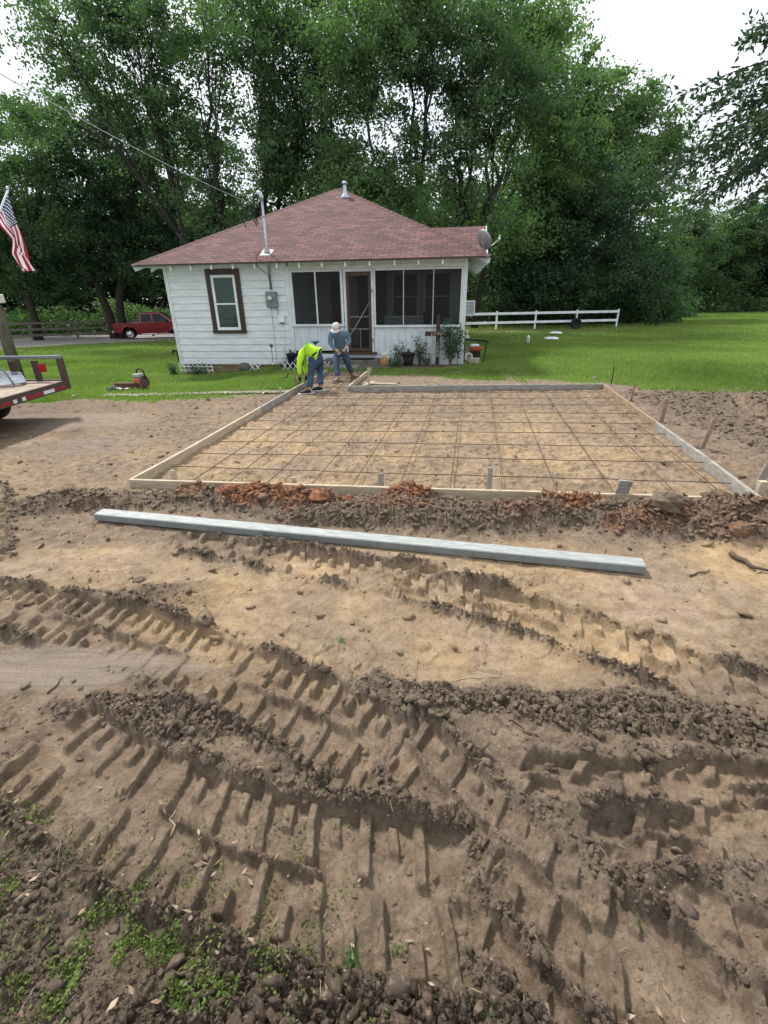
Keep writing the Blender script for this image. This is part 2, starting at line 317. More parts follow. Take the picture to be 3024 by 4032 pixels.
def leaf_material(name, dark, light, trans=.35, scale=.35, rough=.55):
    M = bpy.data.materials.new(name); M.use_nodes = True; n = M.node_tree.nodes; l = M.node_tree.links; n.clear()
    o = n.new('ShaderNodeOutputMaterial'); d = n.new('ShaderNodeBsdfPrincipled'); d.inputs['Roughness'].default_value = rough; d.inputs['Specular IOR Level'].default_value = .15
    t = n.new('ShaderNodeBsdfTranslucent'); g = n.new('ShaderNodeNewGeometry'); z = n.new('ShaderNodeTexNoise'); z.inputs['Scale'].default_value = scale; z.inputs['Detail'].default_value = 3
    l.new(g.outputs['Position'], z.inputs['Vector'])
    a = n.new('ShaderNodeMath'); a.operation = 'MULTIPLY_ADD'; a.inputs[1].default_value = .32; l.new(g.outputs['Random Per Island'], a.inputs[0])
    s = n.new('ShaderNodeMath'); s.operation = 'MULTIPLY_ADD'; s.inputs[1].default_value = 1.6; s.inputs[2].default_value = -.46; l.new(z.outputs['Fac'], s.inputs[0]); l.new(s.outputs[0], a.inputs[2])
    r = n.new('ShaderNodeValToRGB'); r.color_ramp.elements[0].color = (*dark, 1); r.color_ramp.elements[1].color = (*light, 1); r.color_ramp.elements[0].position = .05; r.color_ramp.elements[1].position = .95
    l.new(a.outputs[0], r.inputs['Fac']); l.new(r.outputs['Color'], d.inputs['Base Color'])
    tm = n.new('ShaderNodeMix'); tm.data_type = 'RGBA'; tm.blend_type = 'MULTIPLY'; tm.inputs[0].default_value = 1; tm.inputs[7].default_value = (1.1, 1.5, .5, 1); l.new(r.outputs['Color'], tm.inputs[6]); l.new(tm.outputs[2], t.inputs['Color'])
    x = n.new('ShaderNodeMixShader'); x.inputs[0].default_value = trans; l.new(d.outputs[0], x.inputs[1]); l.new(t.outputs[0], x.inputs[2]); l.new(x.outputs[0], o.inputs['Surface'])
    return M
def shingle_material():
    M, n, l, b = newmat('shingles'); uv = n.new('ShaderNodeUVMap')
    br = n.new('ShaderNodeTexBrick'); br.offset = .5; br.inputs['Scale'].default_value = 1; br.inputs['Brick Width'].default_value = .305; br.inputs['Row Height'].default_value = .135
    br.inputs['Mortar Size'].default_value = .010; br.inputs['Mortar Smooth'].default_value = .3; br.inputs['Bias'].default_value = .1
    br.inputs['Color1'].default_value = (.070, .030, .027, 1); br.inputs['Color2'].default_value = (.160, .072, .064, 1); br.inputs['Mortar'].default_value = (.018, .009, .008, 1)
    l.new(uv.outputs[0], br.inputs['Vector'])
    z = n.new('ShaderNodeTexNoise'); z.inputs['Scale'].default_value = 1.1; z.inputs['Detail'].default_value = 5; l.new(uv.outputs[0], z.inputs['Vector'])
    z2 = n.new('ShaderNodeTexNoise'); z2.inputs['Scale'].default_value = 160; l.new(uv.outputs[0], z2.inputs['Vector'])
    hs = n.new('ShaderNodeHueSaturation'); mr = n.new('ShaderNodeMapRange'); mr.inputs[1].default_value = .3; mr.inputs[2].default_value = .7; mr.inputs[3].default_value = .78; mr.inputs[4].default_value = 1.22
    l.new(z.outputs['Fac'], mr.inputs[0]); l.new(mr.outputs[0], hs.inputs['Value']); l.new(br.outputs['Color'], hs.inputs['Color'])
    m2 = n.new('ShaderNodeMix'); m2.data_type = 'RGBA'; m2.blend_type = 'OVERLAY'; m2.inputs[0].default_value = .5; l.new(hs.outputs[0], m2.inputs[6]); l.new(z2.outputs['Color'], m2.inputs[7])
    l.new(hs.outputs[0], b.inputs['Base Color']); b.inputs['Roughness'].default_value = .92
    bp = n.new('ShaderNodeBump'); bp.inputs['Strength'].default_value = .7; bp.inputs['Distance'].default_value = .01
    mm = n.new('ShaderNodeMath'); mm.operation = 'MULTIPLY_ADD'; mm.inputs[1].default_value = -1; l.new(br.outputs['Fac'], mm.inputs[0]); l.new(z2.outputs['Fac'], mm.inputs[2])
    l.new(mm.outputs[0], bp.inputs['Height']); l.new(bp.outputs['Normal'], b.inputs['Normal'])
    return M
def brick_material():
    M, n, l, b = newmat('tan_brick'); tc_ = n.new('ShaderNodeTexCoord'); mp = n.new('ShaderNodeMapping'); mp.inputs['Rotation'].default_value = (math.pi/2, 0, 0)
    l.new(tc_.outputs['Object'], mp.inputs['Vector'])
    br = n.new('ShaderNodeTexBrick'); br.inputs['Scale'].default_value = 1; br.inputs['Brick Width'].default_value = .2; br.inputs['Row Height'].default_value = .068; br.inputs['Mortar Size'].default_value = .006
    br.inputs['Color1'].default_value = (.30, .22, .13, 1); br.inputs['Color2'].default_value = (.17, .105, .06, 1); br.inputs['Mortar'].default_value = (.07, .055, .045, 1)
    l.new(mp.outputs[0], br.inputs['Vector']); l.new(br.outputs['Color'], b.inputs['Base Color']); b.inputs['Roughness'].default_value = .9
    bp = n.new('ShaderNodeBump'); bp.invert = True; bp.inputs['Strength'].default_value = .6; bp.inputs['Distance'].default_value = .01; l.new(br.outputs['Fac'], bp.inputs['Height']); l.new(bp.outputs['Normal'], b.inputs['Normal'])
    return M
def sheer(name, c, alpha, gloss=0.0, rough=.2):
    M = bpy.data.materials.new(name); M.use_nodes = True; n = M.node_tree.nodes; l = M.node_tree.links; n.clear()
    o = n.new('ShaderNodeOutputMaterial'); d = n.new('ShaderNodeBsdfPrincipled'); d.inputs['Base Color'].default_value = (*c, 1); d.inputs['Roughness'].default_value = rough; d.inputs['Specular IOR Level'].default_value = .5
    t = n.new('ShaderNodeBsdfTransparent'); x = n.new('ShaderNodeMixShader'); x.inputs[0].default_value = alpha
    if gloss:
        g = n.new('ShaderNodeBsdfGlossy'); g.inputs['Roughness'].default_value = .03; f = n.new('ShaderNodeFresnel'); f.inputs['IOR'].default_value = 1.33
        y = n.new('ShaderNodeMixShader'); l.new(f.outputs[0], y.inputs[0]); l.new(t.outputs[0], x.inputs[1]); l.new(d.outputs[0], x.inputs[2]); l.new(x.outputs[0], y.inputs[1]); l.new(g.outputs[0], y.inputs[2]); l.new(y.outputs[0], o.inputs['Surface'])
    else:
        l.new(t.outputs[0], x.inputs[1]); l.new(d.outputs[0], x.inputs[2]); l.new(x.outputs[0], o.inputs['Surface'])
    return M
MT = dict(
 white=mat('white_paint', (.66, .70, .72), .6, var=.10, scale=3.5, bump=.25, bscale=25, c2=(.50, .53, .54)),
 siding=mat('weathered_white_paint', (.70, .745, .765), .6, var=.1, scale=2.2, bump=.3, bscale=30, c2=(.53, .56, .565), stretch=(1, 1, 4)),
 panel=mat('stained_white_panel', (.64, .68, .72), .6, scale=3.0, bump=.2, bscale=30, c2=(.42, .45, .49), stretch=(5, 5, .9)),
 soffit=mat('eave_paint', (.62, .63, .56), .7, scale=3, c2=(.48, .49, .43)),
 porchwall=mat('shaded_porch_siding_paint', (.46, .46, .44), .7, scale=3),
 brown=mat('dark_brown_paint', (.045, .028, .020), .5, scale=8),
 doorwood=mat('worn_door_wood', (.10, .062, .042), .7, scale=10, c2=(.045, .03, .022), stretch=(3, 3, 1)),
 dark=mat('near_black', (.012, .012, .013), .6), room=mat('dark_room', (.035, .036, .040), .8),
 glass=sheer('window_glass', (.02, .05, .05), .25, 1), screen=sheer('insect_screen', (.006, .007, .008), .66, 0, .8), tint=sheer('tinted_glass', (.01, .012, .014), .75, 1),
 blind=mat('green_grey_blinds', (.035, .095, .075), .6, scale=4), curtain=mat('dark_curtain', (.03, .045, .06), .8),
 shingle=shingle_material(), brick=brick_material(),
 lumber=mat('pale_lumber', (.50, .42, .30), .75, scale=4, bump=.3, bscale=30, c2=(.30, .25, .18), stretch=(1, 1, 6)),
 greylumber=mat('grey_weathered_lumber', (.36, .345, .31), .8, scale=5, bump=.3, bscale=30, c2=(.17, .155, .135), stretch=(1.2, 1.2, 6)),
 stakewood=mat('stake_wood', (.34, .25, .165), .8, scale=9, c2=(.17, .12, .08), bump=.2),
 rebar=mat('rusty_rebar', (.17, .12, .09), .6, .5, scale=25, c2=(.05, .038, .032)), steel=mat('dark_steel', (.05, .05, .055), .5, .6),
 galv=mat('galvanised_steel', (.42, .46, .50), .38, .75, scale=12), grey=mat('grey_metal_paint', (.17, .19, .20), .45, .2, scale=10), alu=mat('screed_metal', (.38, .40, .39), .65, .1, scale=11, c2=(.20, .205, .19), stretch=(.6, 5, 1), bump=.3),
 alu_shaded=mat('screed_metal_shaded', (.20, .22, .215), .6, .2, scale=8), silver=mat('chrome', (.65, .66, .68), .18, .95), rubber=mat('tyre_rubber', (.018, .018, .019), .8, bump=.3), red=mat('burgundy_car_paint', (.20, .007, .018), .28, .25, var=.05, scale=2, coat=.8),
 redtape=mat('red_reflective_tape', (.32, .02, .03), .5, scale=14, c2=(.14, .02, .02)), whitetape=mat('white_reflective_tape', (.62, .64, .66), .4), trailer=mat('rusty_black_trailer_paint', (.060, .055, .055), .55, .3, scale=9, c2=(.10, .055, .04)),
 deck=mat('bleached_plank_deck', (.40, .32, .25), .8, scale=5, c2=(.19, .145, .11), stretch=(6, 1, 1), bump=.3), pole=mat('weathered_pole_wood', (.16, .14, .105), .85, scale=5, c2=(.075, .062, .045), stretch=(4, 4, .5), bump=.6),
 fencewood=mat('old_grey_fence_wood', (.20, .175, .15), .85, scale=5, c2=(.10, .085, .07)), vinyl=mat('white_rail_paint', (.70, .75, .76), .5, scale=3),
 bark=mat('tree_bark', (.050, .044, .036), .95, scale=5, c2=(.022, .019, .016), stretch=(3, 3, .6), bump=.8, bscale=12), greybark=mat('grey_tree_bark', (.040, .036, .030), .95, scale=5, c2=(.018, .016, .013), stretch=(3, 3, .6), bump=.8, bscale=12),
 lime=mat('lime_shirt', (.40, .72, .035), .85, var=.06, scale=9), blueshirt=mat('faded_blue_shirt', (.125, .20, .28), .9, scale=4, c2=(.085, .135, .19)), jeans=mat('blue_jeans', (.045, .075, .135), .9, scale=7, c2=(.022, .034, .065)),
 skin=mat('skin', (.28, .15, .09), .55, var=.05), hair=mat('black_hair', (.010, .009, .008), .5), capw=mat('white_cap_fabric', (.48, .475, .45), .8), shoe=mat('black_shoe', (.015, .015, .017), .6), sole=mat('white_sole', (.6, .6, .6), .6), boot=mat('tan_boot', (.23, .17, .12), .8),
 glove=mat('dirty_work_glove', (.42, .33, .24), .9, scale=20), blackglove=mat('black_glove', (.015, .015, .016), .8), belt=mat('black_belt', (.012, .011, .010), .5),
 terracotta=mat('brown_pot', (.045, .032, .028), .6), bluepot=mat('navy_pot', (.010, .016, .045), .35), teal=mat('teal_paint', (.010, .13, .15), .4), greenplastic=mat('green_glass_ball', (.015, .16, .05), .3),
 owl=mat('ochre_owl', (.42, .24, .08), .6, scale=18, c2=(.22, .12, .04)), cream=mat('cream', (.62, .58, .48), .6), crossw=mat('dark_stained_wood', (.060, .032, .022), .7, scale=9, c2=(.035, .020, .015)), orange=mat('orange_paint', (.38, .05, .015), .4),
 pink=mat('concrete_block', (.40, .32, .29), .9), stone=mat('concrete_step', (.17, .165, .14), .9, scale=5, c2=(.07, .07, .06), bump=.4), plastic=mat('white_plastic', (.72, .76, .78), .4), redplastic=mat('red_lens', (.30, .008, .010), .3),
 rag=mat('white_rag', (.72, .74, .80), .8), rust=mat('rusty_iron', (.07, .032, .022), .8, scale=12), salmon=mat('faded_orange_paint', (.36, .12, .07), .6, scale=9),
 leaf=leaf_material('shrub_leaf', (.016, .050, .022), (.05, .13, .05), .2, 6), fern=leaf_material('herb_leaf', (.03, .075, .035), (.08, .17, .075), .25, 6),
 grass=leaf_material('grass_blade', (.110, .158, .040), (.275, .345, .110), .30, .30, .6), weed=leaf_material('weed_leaf', (.05, .080, .02), (.17, .215, .06), .3, 5), tuft=leaf_material('grass_tuft_blade', (.04, .13, .05), (.10, .24, .09), .3, 5),
 litter=leaf_material('dead_leaf', (.16, .10, .07), (.46, .35, .26), .1, 5), straw=mat('dry_straw', (.36, .29, .19), .9, scale=9), twig=mat('dead_twig', (.11, .08, .06), .9, scale=9), flagred=mat('flag_red', (.36, .015, .03), .8), flagwhite=mat('flag_white', (.72, .73, .76), .8), flagblue=mat('flag_blue', (.012, .022, .085), .8),
 gravel=mat('gravel_drive', (.30, .275, .26), .95, scale=2.5, c2=(.19, .165, .15), bump=.5), flower=mat('red_flower', (.5, .10, .05), .6), yellow=mat('yellow_flower', (.6, .42, .05), .6), cable=mat('black_cable', (.015, .015, .015), .5), steelwire=mat('pale_wire', (.35, .37, .38), .5, .5))
SOIL = soil_material()

# ------------------------------------------------------------------ mesh builder
class MB:
    def __init__(s): s.v = []; s.f = []; s.mi = []; s.M = Matrix(); s.uv = []
    def add(s, vs, fs, mi=0):
        b = len(s.v); s.v += [tuple(s.M @ Vector(p)) for p in vs]; s.f += [[b+i for i in f] for f in fs]; s.mi += [mi]*len(fs); return s
    def box(s, x0, x1, y0, y1, z0, z1, bev=0, mi=0):
        if bev:
            b = min(bev, (x1-x0)/2.1, (y1-y0)/2.1, (z1-z0)/2.1); V = []; F = []
            import itertools
            idx = {}
            for sx, sy, sz in itertools.product((0, 1), repeat=3):
                X, Y, Z = (x0, x1)[sx], (y0, y1)[sy], (z0, z1)[sz]; dx, dy, dz = (b, -b)[sx], (b, -b)[sy], (b, -b)[sz]
                for k, p in enumerate(((X, Y+dy, Z+dz), (X+dx, Y, Z+dz), (X+dx, Y+dy, Z))): idx[(sx, sy, sz, k)] = len(V); V.append(p)
            g = lambda a, c, d, k: idx[(a, c, d, k)]
            for t in (0, 1):
                F.append([g(t, 0, 0, 0), g(t, 1, 0, 0), g(t, 1, 1, 0), g(t, 0, 1, 0)]); F.append([g(0, t, 0, 1), g(1, t, 0, 1), g(1, t, 1, 1), g(0, t, 1, 1)]); F.append([g(0, 0, t, 2), g(1, 0, t, 2), g(1, 1, t, 2), g(0, 1, t, 2)])
            for a in (0, 1):
                for c in (0, 1):
                    F.append([g(a, c, 0, 0), g(a, c, 1, 0), g(a, c, 1, 1), g(a, c, 0, 1)]); F.append([g(a, 0, c, 0), g(a, 1, c, 0), g(a, 1, c, 2), g(a, 0, c, 2)]); F.append([g(0, a, c, 1), g(1, a, c, 1), g(1, a, c, 2), g(0, a, c, 2)])
            for t in itertools.product((0, 1), repeat=3): F.append([g(*t, 0), g(*t, 1), g(*t, 2)])
            return s.add(V, F, mi)
        return s.add([(x0, y0, z0), (x1, y0, z0), (x1, y1, z0), (x0, y1, z0), (x0, y0, z1), (x1, y0, z1), (x1, y1, z1), (x0, y1, z1)],
                     [[0, 3, 2, 1], [4, 5, 6, 7], [0, 1, 5, 4], [1, 2, 6, 5], [2, 3, 7, 6], [3, 0, 4, 7]], mi)
    def bar(s, a, b, w, h, up=(0, 0, 1), mi=0, bev=0):
        a, b = Vector(a), Vector(b); d = (b-a); L = d.length; d.normalize(); u = Vector(up); r = d.cross(u)
        if r.length < 1e-4: r = d.cross(Vector((1, 0, 0)))
        r.normalize(); u = r.cross(d); old = s.M
        s.M = old @ Matrix(((d.x, r.x, u.x, a.x), (d.y, r.y, u.y, a.y), (d.z, r.z, u.z, a.z), (0, 0, 0, 1))); s.box(0, L, -w/2, w/2, -h/2, h/2, bev, mi); s.M = old; return s
    def tube(s, P, R, n=8, cap=True, mi=0):
        P = [Vector(p) for p in P]; R = [R]*len(P) if isinstance(R, (int, float)) else list(R); V = []; F = []; ref = None
        for i, p in enumerate(P):
            d = (P[min(i+1, len(P)-1)]-P[max(i-1, 0)]); d.normalize()
            if ref is None: ref = d.orthogonal().normalized()
            else: ref = (ref-d*ref.dot(d)); ref = ref.normalized() if ref.length > 1e-5 else d.orthogonal().normalized()
            q = d.cross(ref)
            for k in range(n):
                a = 2*math.pi*k/n; V.append(tuple(p+(ref*math.cos(a)+q*math.sin(a))*R[i]))
        for i in range(len(P)-1):
            for k in range(n): F.append([i*n+k, i*n+(k+1) % n, (i+1)*n+(k+1) % n, (i+1)*n+k])
        if cap: F.append(list(range(n))[::-1]); F.append([(len(P)-1)*n+k for k in range(n)])
        return s.add(V, F, mi)
    def lathe(s, prof, n=20, c=(0, 0, 0), mi=0, sq=1.0):
        V = []; F = []
        for r, z in prof:
            for k in range(n): a = 2*math.pi*k/n; V.append((c[0]+r*math.cos(a), c[1]+r*math.sin(a)*sq, c[2]+z))
        for i in range(len(prof)-1):
            for k in range(n): F.append([i*n+k, i*n+(k+1) % n, (i+1)*n+(k+1) % n, (i+1)*n+k])
        F.append(list(range(n))[::-1]); F.append([(len(prof)-1)*n+k for k in range(n)])
        return s.add(V, F, mi)
    def ball(s, c, r, n=12, sc=(1, 1, 1), mi=0):
        V = []; F = []; mm = n//2
        for i in range(1, mm):
            t = math.pi*i/mm
            for k in range(n): a = 2*math.pi*k/n; V.append((c[0]+r*sc[0]*math.sin(t)*math.cos(a), c[1]+r*sc[1]*math.sin(t)*math.sin(a), c[2]+r*sc[2]*math.cos(t)))
        for i in range(mm-2):
            for k in range(n): F.append([i*n+k, (i+1)*n+k, (i+1)*n+(k+1) % n, i*n+(k+1) % n])
        V += [(c[0], c[1], c[2]+r*sc[2]), (c[0], c[1], c[2]-r*sc[2])]; t, u = len(V)-2, len(V)-1; e = (mm-2)*n
        for k in range(n): F.append([t, k, (k+1) % n]); F.append([u, e+(k+1) % n, e+k])
        return s.add(V, F, mi)
    def prism(s, poly, y0, y1, mi=0):
        """polygon in (x,z) extruded along y"""
        n = len(poly); V = [(x, y0, z) for x, z in poly]+[(x, y1, z) for x, z in poly]
        F = [list(range(n)), [2*n-1-i for i in range(n)]]+[[i, n+i, n+(i+1) % n, (i+1) % n] for i in range(n)]
        return s.add(V, F, mi)
    def mesh(s, name, mats, smooth=False, uvs=None):
        me = bpy.data.meshes.new(name); me.from_pydata(s.v, [], s.f)
        for q in (mats if isinstance(mats, (list, tuple)) else [mats]): me.materials.append(q)
        if any(s.mi): me.polygons.foreach_set('material_index', s.mi)
        if smooth: me.polygons.foreach_set('use_smooth', [True]*len(me.polygons))
        if uvs is not None:
            ul = me.uv_layers.new(name='UVMap'); ul.data.foreach_set('uv', np.array(uvs, 'f').ravel())
        me.update(); return me
    def obj(s, name, mats, parent=None, smooth=False, uvs=None):
        return link(name, s.mesh(name, mats, smooth, uvs), parent)
def link(name, data, parent=None):
    o = bpy.data.objects.new(name, data); COL.objects.link(o)
    if parent is not None: o.parent = parent
    return o
def npmesh(name, V, F, mats, smooth=False, attrs=None, mi=None):
    """V (n,3); F (k,c) constant arity"""
    me = bpy.data.meshes.new(name); V = np.asarray(V, 'f'); F = np.asarray(F, np.int32); k, c = F.shape
    me.vertices.add(len(V)); me.vertices.foreach_set('co', V.ravel()); me.loops.add(k*c); me.loops.foreach_set('vertex_index', F.ravel())
    me.polygons.add(k); me.polygons.foreach_set('loop_start', np.arange(0, k*c, c, dtype=np.int32)); me.polygons.foreach_set('loop_total', np.full(k, c, np.int32))
    for q in (mats if isinstance(mats, (list, tuple)) else [mats]): me.materials.append(q)
    if mi is not None: me.polygons.foreach_set('material_index', np.asarray(mi, np.int32))
    if smooth: me.polygons.foreach_set('use_smooth', np.ones(k, bool))
    for a, val in (attrs or {}).items():
        at_ = me.attributes.new(a, 'FLOAT', 'POINT'); at_.data.foreach_set('value', np.asarray(val, 'f').ravel())
    me.update(calc_edges=True); return me
def tag(o, label=None, cat=None, group=None, kind=None):
    if label: o['label'] = label
    if cat: o['category'] = cat
    if group: o['group'] = group
    if kind: o['kind'] = kind
    return o
def thing(name, loc, label, cat, rz=0, group=None):
    o = bpy.data.objects.new(name, None); COL.objects.link(o); o.empty_display_size = .1; o.location = tuple(float(v) for v in loc); o.rotation_euler = (0, 0, rz)
    return tag(o, label, cat, group)
def text_mesh(s, size, depth=.004):
    c = bpy.data.curves.new('lettering', 'FONT'); c.body = s; c.size = size; c.extrude = depth; c.align_x = 'CENTER'; c.align_y = 'CENTER'
    o = bpy.data.objects.new('lettering', c); COL.objects.link(o); bpy.context.view_layer.update()
    me = bpy.data.meshes.new_from_object(o.evaluated_get(bpy.context.evaluated_depsgraph_get())); bpy.data.objects.remove(o); return me

# ------------------------------------------------------------------ the ground sheet
def build_ground():
    ys = [-6, -3, -1.5, -.6, -.2, .0]; y = .12
    while y < 14.5: ys.append(y); y += .0036*(y+.85)
    while y < 420: ys.append(y); y += max(.08, (y-12)*.045)
    ys = np.array(ys); n = 1240; t = np.linspace(-1, 1, n); X = .48*t+.52*t**3
    wid = 3.4+1.28*np.clip(ys, 0, None)
    gx = X[None, :]*wid[:, None]; gy = np.repeat(ys[:, None], n, 1); fx, fy = gx.ravel(), gy.ravel()
    z, at_ = ground(fx, fy)
    r = len(ys); i = np.arange(r-1)[:, None]*n+np.arange(n-1)[None, :]; F = np.stack([i, i+1, i+n+1, i+n], -1).reshape(-1, 4)
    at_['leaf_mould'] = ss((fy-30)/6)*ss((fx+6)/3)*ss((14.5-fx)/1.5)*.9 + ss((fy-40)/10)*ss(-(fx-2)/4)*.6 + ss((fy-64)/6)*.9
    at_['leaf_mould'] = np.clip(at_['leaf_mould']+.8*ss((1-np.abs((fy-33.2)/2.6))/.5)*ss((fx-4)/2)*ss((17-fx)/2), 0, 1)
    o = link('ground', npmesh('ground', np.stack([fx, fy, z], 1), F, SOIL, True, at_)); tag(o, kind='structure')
build_ground()

# ------------------------------------------------------------------ the house
HYAW = math.radians(-8.5); HB = np.array([2.354, 14.361, 0.0]); HU = np.array([math.cos(HYAW), math.sin(HYAW), 0]); HV = np.array([-math.sin(HYAW), math.cos(HYAW), 0])
def Hp(u, v, z): return HB+HU*u+HV*v+np.array([0, 0, z])
house = thing('house', HB, 'small white clapboard house with reddish shingle hip roof and screened porch', 'house', HYAW)
def courses(b, u0, u1, z0, z1, v, h=.193, side=None):
    z = z0
    while z < z1-.02:
        t = min(z+h, z1)-.015; v_ = v
        if side is None: b.add([(u0, v-.026, z), (u1, v-.026, z), (u1, v-.006, t), (u0, v-.004, t), (u0, v, z), (u1, v, z)], [[0, 1, 2, 3], [0, 4, 5, 1]])
        else:
            s = side; b.add([(v+s*.026, u0, z), (v+s*.026, u1, z), (v+s*.006, u1, t), (v+s*.006, u0, t), (v, u0, z), (v, u1, z)], [[0, 1, 2, 3], [0, 4, 5, 1]])
        z = t+.015
w = MB(); courses(w, -8.70, -5.12, .0, 2.95, 0); w.obj('front_siding', MT['siding'], house)
w = MB(); w.box(-8.74, -5.06, .001, 8.8, .0, 2.95); w.box(-5.06, -.03, 2.2, 8.8, 0, 2.95); courses(w, .0, 8.8, 0, 2.95, -8.74, side=-1); courses(w, 2.25, 8.8, 0, 2.95, -.03, side=1); w.obj('wall', MT['siding'], house)
w = MB(); w.box(-8.72, -5.0, .03, 8.7, -.45, -.005); w.obj('brick_foundation', MT['brick'], house)
w = MB(); w.box(-8.80, -8.69, -.034, .09, -.03, 2.95, .004); w.obj('corner_board', MT['white'], house); w = MB(); w.box(-5.13, -4.99, -.034, .05, .0, 2.60, .004); w.obj('corner_board', MT['white'], house)
# porch shell
w = MB(); w.box(-5.05, -.03, .02, 2.2, .02, .33); w.obj('porch_floor', MT['stone'], house)
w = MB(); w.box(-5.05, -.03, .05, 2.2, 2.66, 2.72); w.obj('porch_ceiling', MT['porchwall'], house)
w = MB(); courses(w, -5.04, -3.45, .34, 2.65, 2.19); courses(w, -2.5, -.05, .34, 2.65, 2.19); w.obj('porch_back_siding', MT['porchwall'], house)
w = MB(); w.box(-3.44, -2.51, 2.10, 2.15, .34, 2.64); w.obj('dark_doorway_panel', MT['dark'], house)  # near-black panel painted as the unlit room beyond the doorway
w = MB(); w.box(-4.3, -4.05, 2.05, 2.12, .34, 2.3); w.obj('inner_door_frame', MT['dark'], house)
for u0, u1 in ((-2.26, -1.52), (-1.24, -.48)):
    w = MB(); w.box(u0-.09, u0, 2.10, 2.17, 1.1, 2.56); w.box(u1, u1+.09, 2.10, 2.17, 1.1, 2.56); w.box(u0, u1, 2.10, 2.17, 2.46, 2.56); w.box(u0, u1, 2.10, 2.17, 1.1, 1.2); w.box(u0, u1, 2.11, 2.15, 1.80, 1.84)
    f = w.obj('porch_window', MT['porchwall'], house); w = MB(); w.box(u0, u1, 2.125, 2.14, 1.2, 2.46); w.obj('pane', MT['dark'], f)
w = MB(); w.box(-5.05, 0, -.03, .06, 2.56, 2.66, .004); w.box(-5.0, 0, -.018, .05, 2.662, 2.95, .003); w.obj('porch_beam', MT['soffit'], house)
def screenbay(u0, u1, z0, z1, mull, name='porch_screen_frame', wl_=.07, wr=.07):
    w = MB(); w.box(u0, u0+wl_, -.03, .05, z0, z1, .003); w.box(u1-wr, u1, -.03, .05, z0, z1, .003); w.box(u0+wl_, u1-wr, -.025, .045, z1-.05, z1, .003)
    w.box(u0-.02, u1+.02, -.075, .05, z0-.06, z0-.001, .004)
    f = None
    for q in mull: w3 = MB(); hw_ = .013 if z0 < 1.12 else .02; w3.box(q-hw_, q+hw_, -.005 if z0 < 1.12 else -.02, .03, z0, z1-.05, .003); w3.obj('mullion', MT['porchwall'] if z0 < 1.12 else MT['white'], house)
    f = w.obj(name, MT['white'], house); w = MB(); w.add([(u0+wl_, .01, z0), (u1-wr, .01, z0), (u1-wr, .01, z1-.05), (u0+wl_, .01, z1-.05)], [[0, 1, 2, 3]]); w.obj('screen', MT['screen'], f)
screenbay(-4.985, -3.45, 1.14, 2.555, (-4.24,))
screenbay(-2.57, -.06, 1.10, 2.555, (-1.73, -.90), wl_=.05, wr=.09)
w = MB(); w.box(-4.985, -3.45, -.01, .04, .40, 1.08, .002)
for q in (-4.6, -4.2, -3.8): w.box(q-.004, q+.004, -.014, -.009, .42, 1.07)
w.obj('plain_panel', MT['panel'], house)
w = MB(); w.box(-2.57, -.02, -.008, .04, .36, 1.04, .002)
for k in range(13): u = -2.46+k*.195; w.box(u-.007, u+.007, -.026, -.0085, .40, 1.03)
w.box(-2.60, -.02, -.04, .04, .30, .357, .004); w.obj('board_panel', MT['white'], house)
w = MB(); w.box(-5.1, -.0, -.022, .03, .17, .296, .004); w.box(-5.1, -.0, -.030, .03, .0, .166, .004); w.obj('skirting_board', MT['white'], house)
w = MB(); w.box(-.095, .015, -.045, .08, .0, 2.70, .004); w.box(-.03, .03, 2.08, 2.2, .0, 2.7, .004); w.box(-.04, .02, .08, 2.08, 2.5, 2.7, .004); w.box(-.035, .02, .08, 2.08, .0, 1.08, .004); w.box(-.03, .025, .08, 2.08, 1.085, 1.14, .003); w.box(-.03, .01, 1.06, 1.1, 1.14, 2.5)
w.obj('porch_corner_post', MT['white'], house)
w = MB(); w.add([(-.01, .08, 1.14), (-.01, 2.08, 1.14), (-.01, 2.08, 2.5), (-.01, .08, 2.5)], [[0, 1, 2, 3]]); w.obj('side_screen', MT['screen'], house)
# door
w = MB(); w.box(-3.43, -3.36, -.03, .05, .36, 2.56, .004); w.box(-2.64, -2.58, -.035, .05, .36, 2.56, .004); w.box(-3.36, -2.64, -.028, .05, 2.49, 2.558, .004); w.obj('door_frame', MT['white'], house)
w = MB(); a, b_ = -3.355, -2.645
w.box(a, a+.085, -.02, .015, .38, 2.48, .003); w.box(b_-.085, b_, -.02, .015, .38, 2.48, .003); w.box(a+.085, b_-.085, -.02, .015, 2.38, 2.48, .003); w.box(a+.085, b_-.085, -.02, .015, .38, .47, .003)
door = w.obj('screen_door', MT['doorwood'], house)
for q_ in ((a+.085, b_-.085, 1.31, 1.345), (a+.085, b_-.085, .98, 1.015), (-3.0, -2.975, .47, .98)): w = MB(); w.box(q_[0], q_[1], -.016, .008, q_[2], q_[3]); w.obj('cross_bar', MT['fencewood'], door)
w = MB(); w.add([(a+.085, .0, .47), (b_-.085, .0, .47), (b_-.085, .0, 2.38), (a+.085, .0, 2.38)], [[0, 1, 2, 3]]); w.obj('door_screen', MT['screen'], door)
for q_ in ((.62, .74), (1.95, 2.05)): w = MB(); w.box(-2.632, -2.600, -.045, -.034, *q_); w.obj('hinge', MT['grey'], door)
w = MB(); w.box(-3.5, -2.5, -.16, .04, .31, .358, .005); w.obj('door_sill', MT['doorwood'], house)
